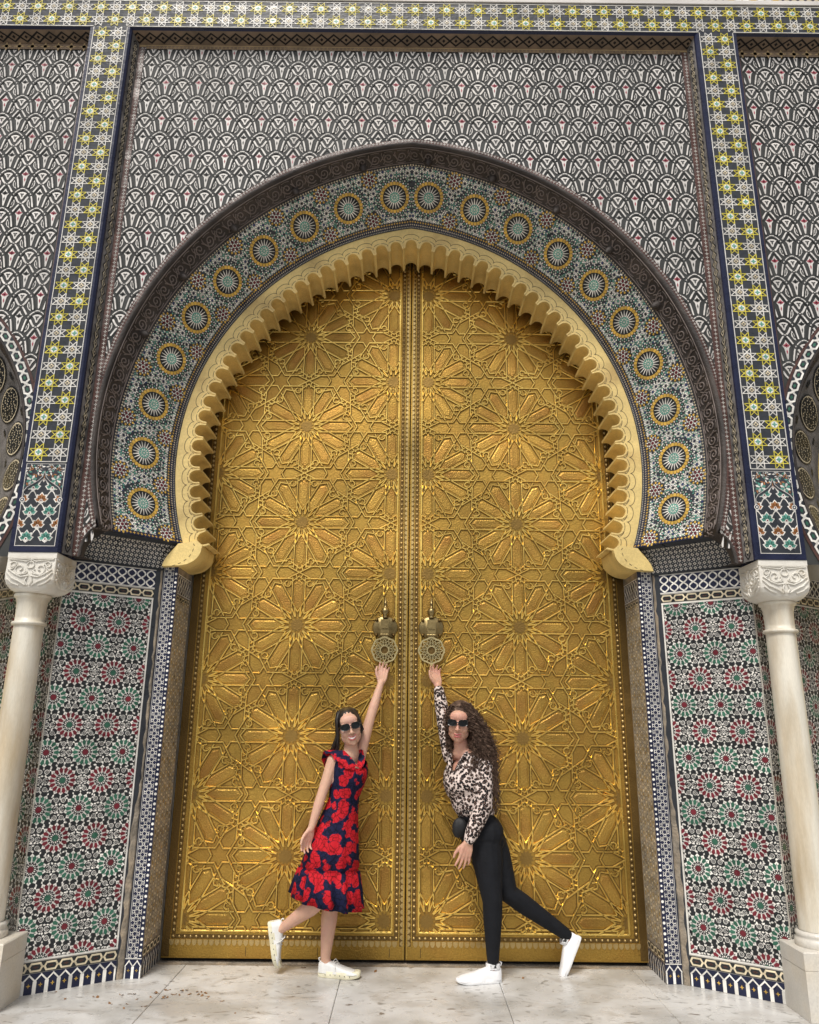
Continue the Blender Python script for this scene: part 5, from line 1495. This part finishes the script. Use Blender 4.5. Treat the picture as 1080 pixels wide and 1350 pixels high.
# dress: rings from bust to hem
def ring_pts(cx_, cy_, Y, a, b, pleat=0., tilt=0., n=96, seed=0., topv=None):
    C = px(cx_, cy_, Y); out = []
    for k in range(n):
        t = 2 * pi * k / n; w = 1 + pleat * (sin(11 * t + seed) * .6 + sin(17 * t + 1.3 + seed) * .4)
        p = C + LF * a * cos(t) * w + FW * b * sin(t) * w
        p = p + UP * (tilt * (p.x - C.x))
        if topv: p = p + UP * topv(t)
        out.append(p)
    return out
vneck = lambda t: -.026 * max(0, cos(t - pi / 2)) ** 3 + .020 * abs(cos(t)) ** 2
rings = [ring_pts(461, 1007, 5.25, .126, .102, 0, 0, topv=vneck), ring_pts(460.5, 1013, 5.25, .130, .116, .006, 0, topv=lambda t: vneck(t) * .5), ring_pts(459.5, 1023, 5.25, .126, .124, .010), ring_pts(457.5, 1036, 5.25, .118, .104, .008),
         ring_pts(453.5, 1052, 5.25, .106, .090, .012, .02), ring_pts(448, 1072, 5.245, .126, .106, .020, .03), ring_pts(443, 1094, 5.24, .152, .130, .022, .02), ring_pts(438.5, 1118, 5.235, .172, .155, .03, 0), ring_pts(434.5, 1141, 5.23, .186, .182, .034, -.04),
         ring_pts(434.3, 1143, 5.23, .178, .173, .03, -.05), ring_pts(433.6, 1147, 5.23, .193, .190, .06, -.07, seed=.8), ring_pts(432, 1166, 5.225, .204, .214, .085, -.12, seed=.8), ring_pts(430, 1188, 5.22, .214, .236, .105, -.18, seed=.8), ring_pts(430.2, 1188.5, 5.22, .205, .226, .105, -.18, seed=.8), ring_pts(433, 1160, 5.225, .17, .17, .03, -.1)]
mb = MB(); mb.grid(rings, 'dress_print', True, True)
dr = mb.build('dress', W1)
# ruffled shoulder straps
mb = MB()
def ruffle(path, outs, w, waves_):
    rows = [[], [], [], []]; m = 40
    for i in range(m + 1):
        q = i / m * (len(path) - 1); k = min(int(q), len(path) - 2); f = q - k; p = Vector(path[k]).lerp(Vector(path[k + 1]), f); o = Vector(outs[k]).lerp(Vector(outs[k + 1]), f).normalized()
        e = sin(pi * i / m) ** .5; r = sin(i / m * waves_ * 2 * pi) * .010 * e
        rows[0].append(p - o * .022); rows[1].append(p + UP * .006); rows[2].append(p + o * w * .55 * e + UP * (r * .5)); rows[3].append(p + o * w * e + UP * (r - .012))
    mb.grid(rows, 'dress_print', True)
n1 = nb - UP * .02
ruffle([px(468.5, 1012, 5.135), px(460, 1001, 5.145), px(450, 990.5, 5.175), px(441, 990, 5.215), px(434, 1000, 5.275), px(436, 1016, 5.31)], [(-.5, -.6, -.45), (-.6, -.6, -.5), (-.75, -.55, -.25), (-.9, -.3, .15), (-.9, .1, .1), (-.8, .3, -.2)], .070, 5)
ruffle([px(473.5, 1013, 5.165), px(476, 1001, 5.22), px(474, 990, 5.27), px(468, 992, 5.34)], [(.8, -.5, -.3), (.8, -.5, 0), (.7, -.3, .4), (.6, .2, .4)], .034, 3)
mb.build('ruffle', dr)
# long straight hair
mb = MB(); rr = random.Random(4)
def Hh(x, y, z): return O1 + H1 @ Vector((x, y, z))
mb.ball(Hh(0, -.032, .038), (.0835, .1035, .0965), 'hair_black', H1, 22)
for i in range(230):
    s = -1 if i % 10 < 8 else 1         # her right side (picture left) carries most of it
    side = s * rr.uniform(.2, 1); y0 = rr.uniform(-.085, .030); 
    top = Hh(side * .020, y0 * .6 - .030, .130 - .25 * max(0, y0) ** 1)
    mid = Hh(s * (.071 + .008 * rr.random()), y0 * .75 + (.012 if s < 0 else -.01), .050 + rr.uniform(-.01, .02))
    ear = Hh(s * (.077 + .012 * rr.random()), min(y0, .034), -.030)
    if s < 0:
        nk = px(443 + rr.uniform(-5, 4), 985 + rr.uniform(-3, 3), 5.25 + rr.uniform(-.03, .06)); en = px(434 + rr.uniform(-7, 6), 1010 + rr.uniform(-8, 14), 5.30 + rr.uniform(-.03, .05))
    else:
        nk = px(466 + rr.uniform(-4, 3), 982 + rr.uniform(-3, 3), 5.31 + rr.uniform(-.01, .03)); en = px(459 + rr.uniform(-5, 5), 1005, 5.34 + rr.uniform(-.01, .02))
    mb.tube([top, top.lerp(mid, .5) + H1 @ Vector((s * .012, 0, .012)), mid, ear, nk, en], [.004, .0055, .006, .006, .0055, .0022], 'hair_black', 5)
mb.build('hair', W1)

# ------------------------------------------------------------------ woman in the leopard print blouse
W2 = thing('person', 'woman with long curly hair in a leopard print blouse and black trousers', 'person', None, px(635, 1292, 5.17))
R2 = ortho((-.66, -.75, 0), (0, 0, 1)); LF2, FW2 = Vector(R2.col[0]), Vector(R2.col[1])
H2 = ortho((-.16, -.98, -.04), (.05, 0, 1)); O2 = px(605.5, 953.5, 5.165)
nb2 = px(609, 991, 5.195); shR2, shL2 = px(595, 996, 5.27), px(638.5, 1010, 5.125)
elR2, wrR2 = px(586, 952, 5.33), px(577.5, 904, 5.40); elL2, wrL2 = px(638, 1063, 5.075), px(617.5, 1110, 5.03)
ch2, wa2, hp2 = px(614, 1031, 5.20), px(626, 1070, 5.20), px(634, 1099, 5.20)
hS, kS, aS = px(640, 1112, 5.17), px(649.5, 1190, 5.135), px(650, 1262, 5.165)
hB, kB, aB = px(646, 1108, 5.25), px(671, 1178, 5.235), px(744, 1230, 5.33)
mb = MB(); S = 'skin'
add_head(mb, O2, H2, nb2, S, 1.05)
mb.ball(ch2, (.140, .090, .150), S, R2); mb.ball(hp2, (.145, .11, .12), S, R2); mb.ball(wa2, (.110, .085, .12), S, R2)
mb.tube([nb2 - UP * .01, nb2.lerp(shL2, .55), shL2], [.052, .045, .045], S, 12); mb.tube([nb2 - UP * .01, nb2.lerp(shR2, .55), shR2], [.052, .045, .045], S, 12)
mb.tube([shR2, elR2, wrR2], [.043, .033, .0235], S, 12); mb.tube([shL2, elL2, wrL2], [.043, .034, .0235], S, 12)
add_hand(mb, wrR2, px(572, 880, 5.44) - wrR2, (-.9, -.4, 0), (.1, -.9, .1), (.32, .36, .42, .46), .10, .95, S, .35)
add_hand(mb, wrL2, px(609, 1146, 5.02) - wrL2, (-.85, -.3, -.1), (.25, .9, 0), (.10, .14, .18, .24), .16, 1.0, S, .15)
for a, b, c in ((hS, kS, aS), (hB, kB, aB)): mb.tube([a, a.lerp(b, .5), b, b.lerp(c, .3), c], [.085, .068, .05, .05, .030], S, 14)
gS2 = Vector((px(661, 1292, 5.17).x, 5.185, 0)); dS2 = Vector((-.98, -.18, 0))
oB2 = px(766, 1236, 5.345); dB2 = Vector((-.46, -.05, -.89)); uB2 = Vector((-.88, 0, .46))
mb.tube([aS, gS2 + dS2 * .055 + UP * .05], [.030, .028], S, 10); mb.tube([aB, oB2 + dB2 * .055 + uB2 * .05], [.030, .028], S, 10)
skin_mesh(mb, 'body', .0046, 4, W2)
face_parts(O2, H2, W2, 1.05, False, 'cat')
add_shoe(gS2, dS2, UP, W2, 'shoe_white', 'shoe_sole_white', .278, .024, False); add_shoe(oB2, dB2, uB2, W2, 'shoe_white', 'shoe_sole_white', .278, .024, False)
# trousers
mb = MB(); T_ = 'black_denim'
mb.ball(hp2 + UP * .01, (.158, .124, .125), T_, R2); mb.ball(hp2 - FW2 * .050 - UP * .035, (.140, .092, .105), T_, R2); mb.ball(hp2.lerp(wa2, .8), (.128, .105, .06), T_, R2)
for a, b, c in ((hS, kS, aS), (hB, kB, aB)):
    mb.tube([a, a.lerp(b, .3), a.lerp(b, .7), b, b.lerp(c, .25), b.lerp(c, .55), b.lerp(c, 1.04)], [.102, .098, .076, .062, .060, .052, .038], T_, 16)
tr = skin_mesh(mb, 'trousers', .0065, 5, W2)
# blouse
mb = MB(); B_ = 'leopard_print'
mb.ball(ch2 + UP * .01, (.165, .120, .165), B_, R2); mb.ball(ch2.lerp(wa2, .6), (.145, .118, .12), B_, R2); mb.ball(wa2 + UP * .005 - LF2 * .0, (.140, .114, .060), B_, R2); mb.ball(ch2 + FW2 * .05 - UP * .01, (.125, .085, .085), B_, R2)
mb.tube([nb2 - UP * .032, nb2.lerp(shL2, .6) - UP * .004, shL2], [.055, .055, .060], B_, 14); mb.tube([nb2 - UP * .032, nb2.lerp(shR2, .6) - UP * .004, shR2], [.055, .055, .058], B_, 14)
mb.tube([shR2, shR2.lerp(elR2, .5), elR2, elR2.lerp(wrR2, .5), elR2.lerp(wrR2, .86)], [.060, .056, .053, .046, .038], B_, 14)
mb.tube([shL2, shL2.lerp(elL2, .5), elL2, elL2.lerp(wrL2, .4), elL2.lerp(wrL2, .75), elL2.lerp(wrL2, .93)], [.062, .060, .056, .052, .046, .036], B_, 14)
bl = skin_mesh(mb, 'blouse', .0065, 5, W2)
import bmesh
bm = bmesh.new(); bm.from_mesh(bl.data); Ri = R2.inverted()
kill = []
for f in bm.faces:                       # cut the V neck
    l = Ri @ (f.calc_center_median() - nb2)
    if l.y > -.015 and l.z > -.115 and abs(l.x) < .018 + .36 * (l.z + .115): kill.append(f)
bmesh.ops.delete(bm, geom=kill, context='FACES'); bm.to_mesh(bl.data); bm.free()
mb = MB()                                 # collar edges and hem frill
for s in (-1, 1):
    P = [nb2 + R2 @ Vector((s * .020, .098, -.115)), nb2 + R2 @ Vector((s * .040, .082, -.070)), nb2 + R2 @ Vector((s * .058, .045, -.020)), nb2 + R2 @ Vector((s * .055, -.02, .012)), nb2 + R2 @ Vector((0, -.055, .022))]
    mb.tube(P, [.006, .010, .012, .012, .010], B_, 8)
mb.build('collar', bl)
# curly hair
mb = MB(); rr = random.Random(9)
def Hg(x, y, z): return O2 + H2 @ Vector((x, y, z))
mb.ball(Hg(.004, -.036, .042), (.093, .1085, .107), 'hair_brown', H2, 22)
mb.ball(px(630, 985, 5.22), (.078, .07, .15), 'hair_brown'); mb.ball(px(640, 1025, 5.24), (.055, .05, .13), 'hair_brown')
for i in range(1100):
    q = rr.random()
    if q < .80:                           # picture right, her left: the long mass
        a = rr.uniform(-.5, 1.5); st = Hg(.075 * rr.uniform(.1, 1.0), rr.uniform(-.09, .058), .06 + rr.uniform(-.05, .075))
        ex_ = rr.uniform(0, 1); en = px(617 + 42 * ex_ + rr.uniform(-3, 3), rr.uniform(992, 1076) - 14 * (1 - ex_), 5.05 + rr.uniform(0, .22))
        m1 = Hg(.100 + .095 * rr.random(), rr.uniform(-.10, .055), rr.uniform(-.03, .05)); m2 = m1.lerp(en, .5) + Vector((rr.uniform(.0, .035), 0, 0))
    elif q < .90:                         # picture left
        st = Hg(-.07 * rr.uniform(.3, 1), rr.uniform(-.08, .05), .05 + rr.uniform(-.03, .06)); m1 = Hg(-.088 - .014 * rr.random(), rr.uniform(-.06, .03), rr.uniform(-.02, .03))
        en = px(594 + rr.uniform(-4, 4), rr.uniform(968, 1000), 5.20 + rr.uniform(-.03, .05)); m2 = m1.lerp(en, .5)
    else:                                 # crown
        st = Hg(rr.uniform(-.06, .07), rr.uniform(-.05, .06), .115); m1 = Hg(rr.choice((-1, 1, 1)) * rr.uniform(.06, .10), rr.uniform(-.02, .05), .085); m2 = m1 + H2 @ Vector((.012 * (1 if rr.random() > .3 else -.6), 0, -.06)); en = m2 + H2 @ Vector((.01, 0, -.07))
    cp = [st, m1, m2, en]; n = 34; pts = []; ph = rr.uniform(0, 6.28); fr_ = rr.uniform(7, 13); am = rr.uniform(.006, .016)
    for k in range(n + 1):
        t = k / n; b0, b1, b2, b3 = (1 - t) ** 3, 3 * t * (1 - t) ** 2, 3 * t * t * (1 - t), t ** 3
        p = cp[0] * b0 + cp[1] * b1 * 1. + cp[2] * b2 + cp[3] * b3; e = min(1, t * 4) * am
        pts.append(p + Vector((cos(ph + t * fr_ * 6.28) * e, sin(ph + t * fr_ * 6.28) * e, sin(ph * 2 + t * fr_ * 6.28) * e * .4)))
    mb.tube(pts, [.0025 * (1 - .5 * (k / n) ** 2) for k in range(n + 1)], 'hair_brown', 4)
mb.build('hair', W2)
# small black bag at her hip
mb = MB(); c = px(603.5, 1092, 5.10)
mb.ball(c, (.036, .028, .058), 'black_leather', None, 16); mb.ball(c + Vector((.022, 0, .004)), (.040, .028, .055), 'black_leather', None, 16); mb.tube([c + Vector((0, 0, .055)), px(612, 1072, 5.075), px(636, 1064, 5.06)], .006, 'black_leather', 6)
bag = skin_mesh(mb, 'hip_bag', .006, 4, None)
tag(bag, 'small black bag at the hip of the woman in leopard print', 'bag'); bag['kind'] = 'thing'

# ================================================================== dry leaves on the floor by the plinth
rr = random.Random(21)
lm = []
for v in range(3):
    mb = MB(); n = 6; L = .020 + .006 * v
    top = [(L * (k / n - .5), .008 * sin(pi * k / n), .003 + .004 * sin(pi * k / n * 1.5 + v)) for k in range(n + 1)]
    mid = [(L * (k / n - .5), 0, .001 + .002 * sin(pi * k / n + v)) for k in range(n + 1)]; bot = [(p[0], -p[1], p[2] * .8) for p in top]
    mb.grid([bot, mid, top], 'dry_leaf', True); lm.append(mb.mesh('dry_leaf'))
spots = [(rr.uniform(205, 275), rr.uniform(1305, 1318)) for _ in range(22)] + [(rr.uniform(70, 200), rr.uniform(1306, 1330)) for _ in range(10)] + [(293, 1320), (310, 1336), (495, 1281), (400, 1276), (690, 1290), (180, 1318), (160, 1312)]
for k, (x, y) in enumerate(spots):
    d = ray(x, y); t = -CH / d.z; p = Vector((CX + t * d.x, t * d.y, 0))
    if not (-2.1 < p.x < 2.1) or p.y > 5.45: continue
    o = link('dry_leaf', lm[k % 3], None, Matrix.Translation(p) @ Matrix.Rotation(rr.uniform(0, 6.28), 4, 'Z') @ Matrix.Scale(rr.uniform(.6, 1.2), 4))
    tag(o, 'small dry brown leaf lying on the marble floor', 'leaf', 'dry leaves on the floor'); o['kind'] = 'thing'
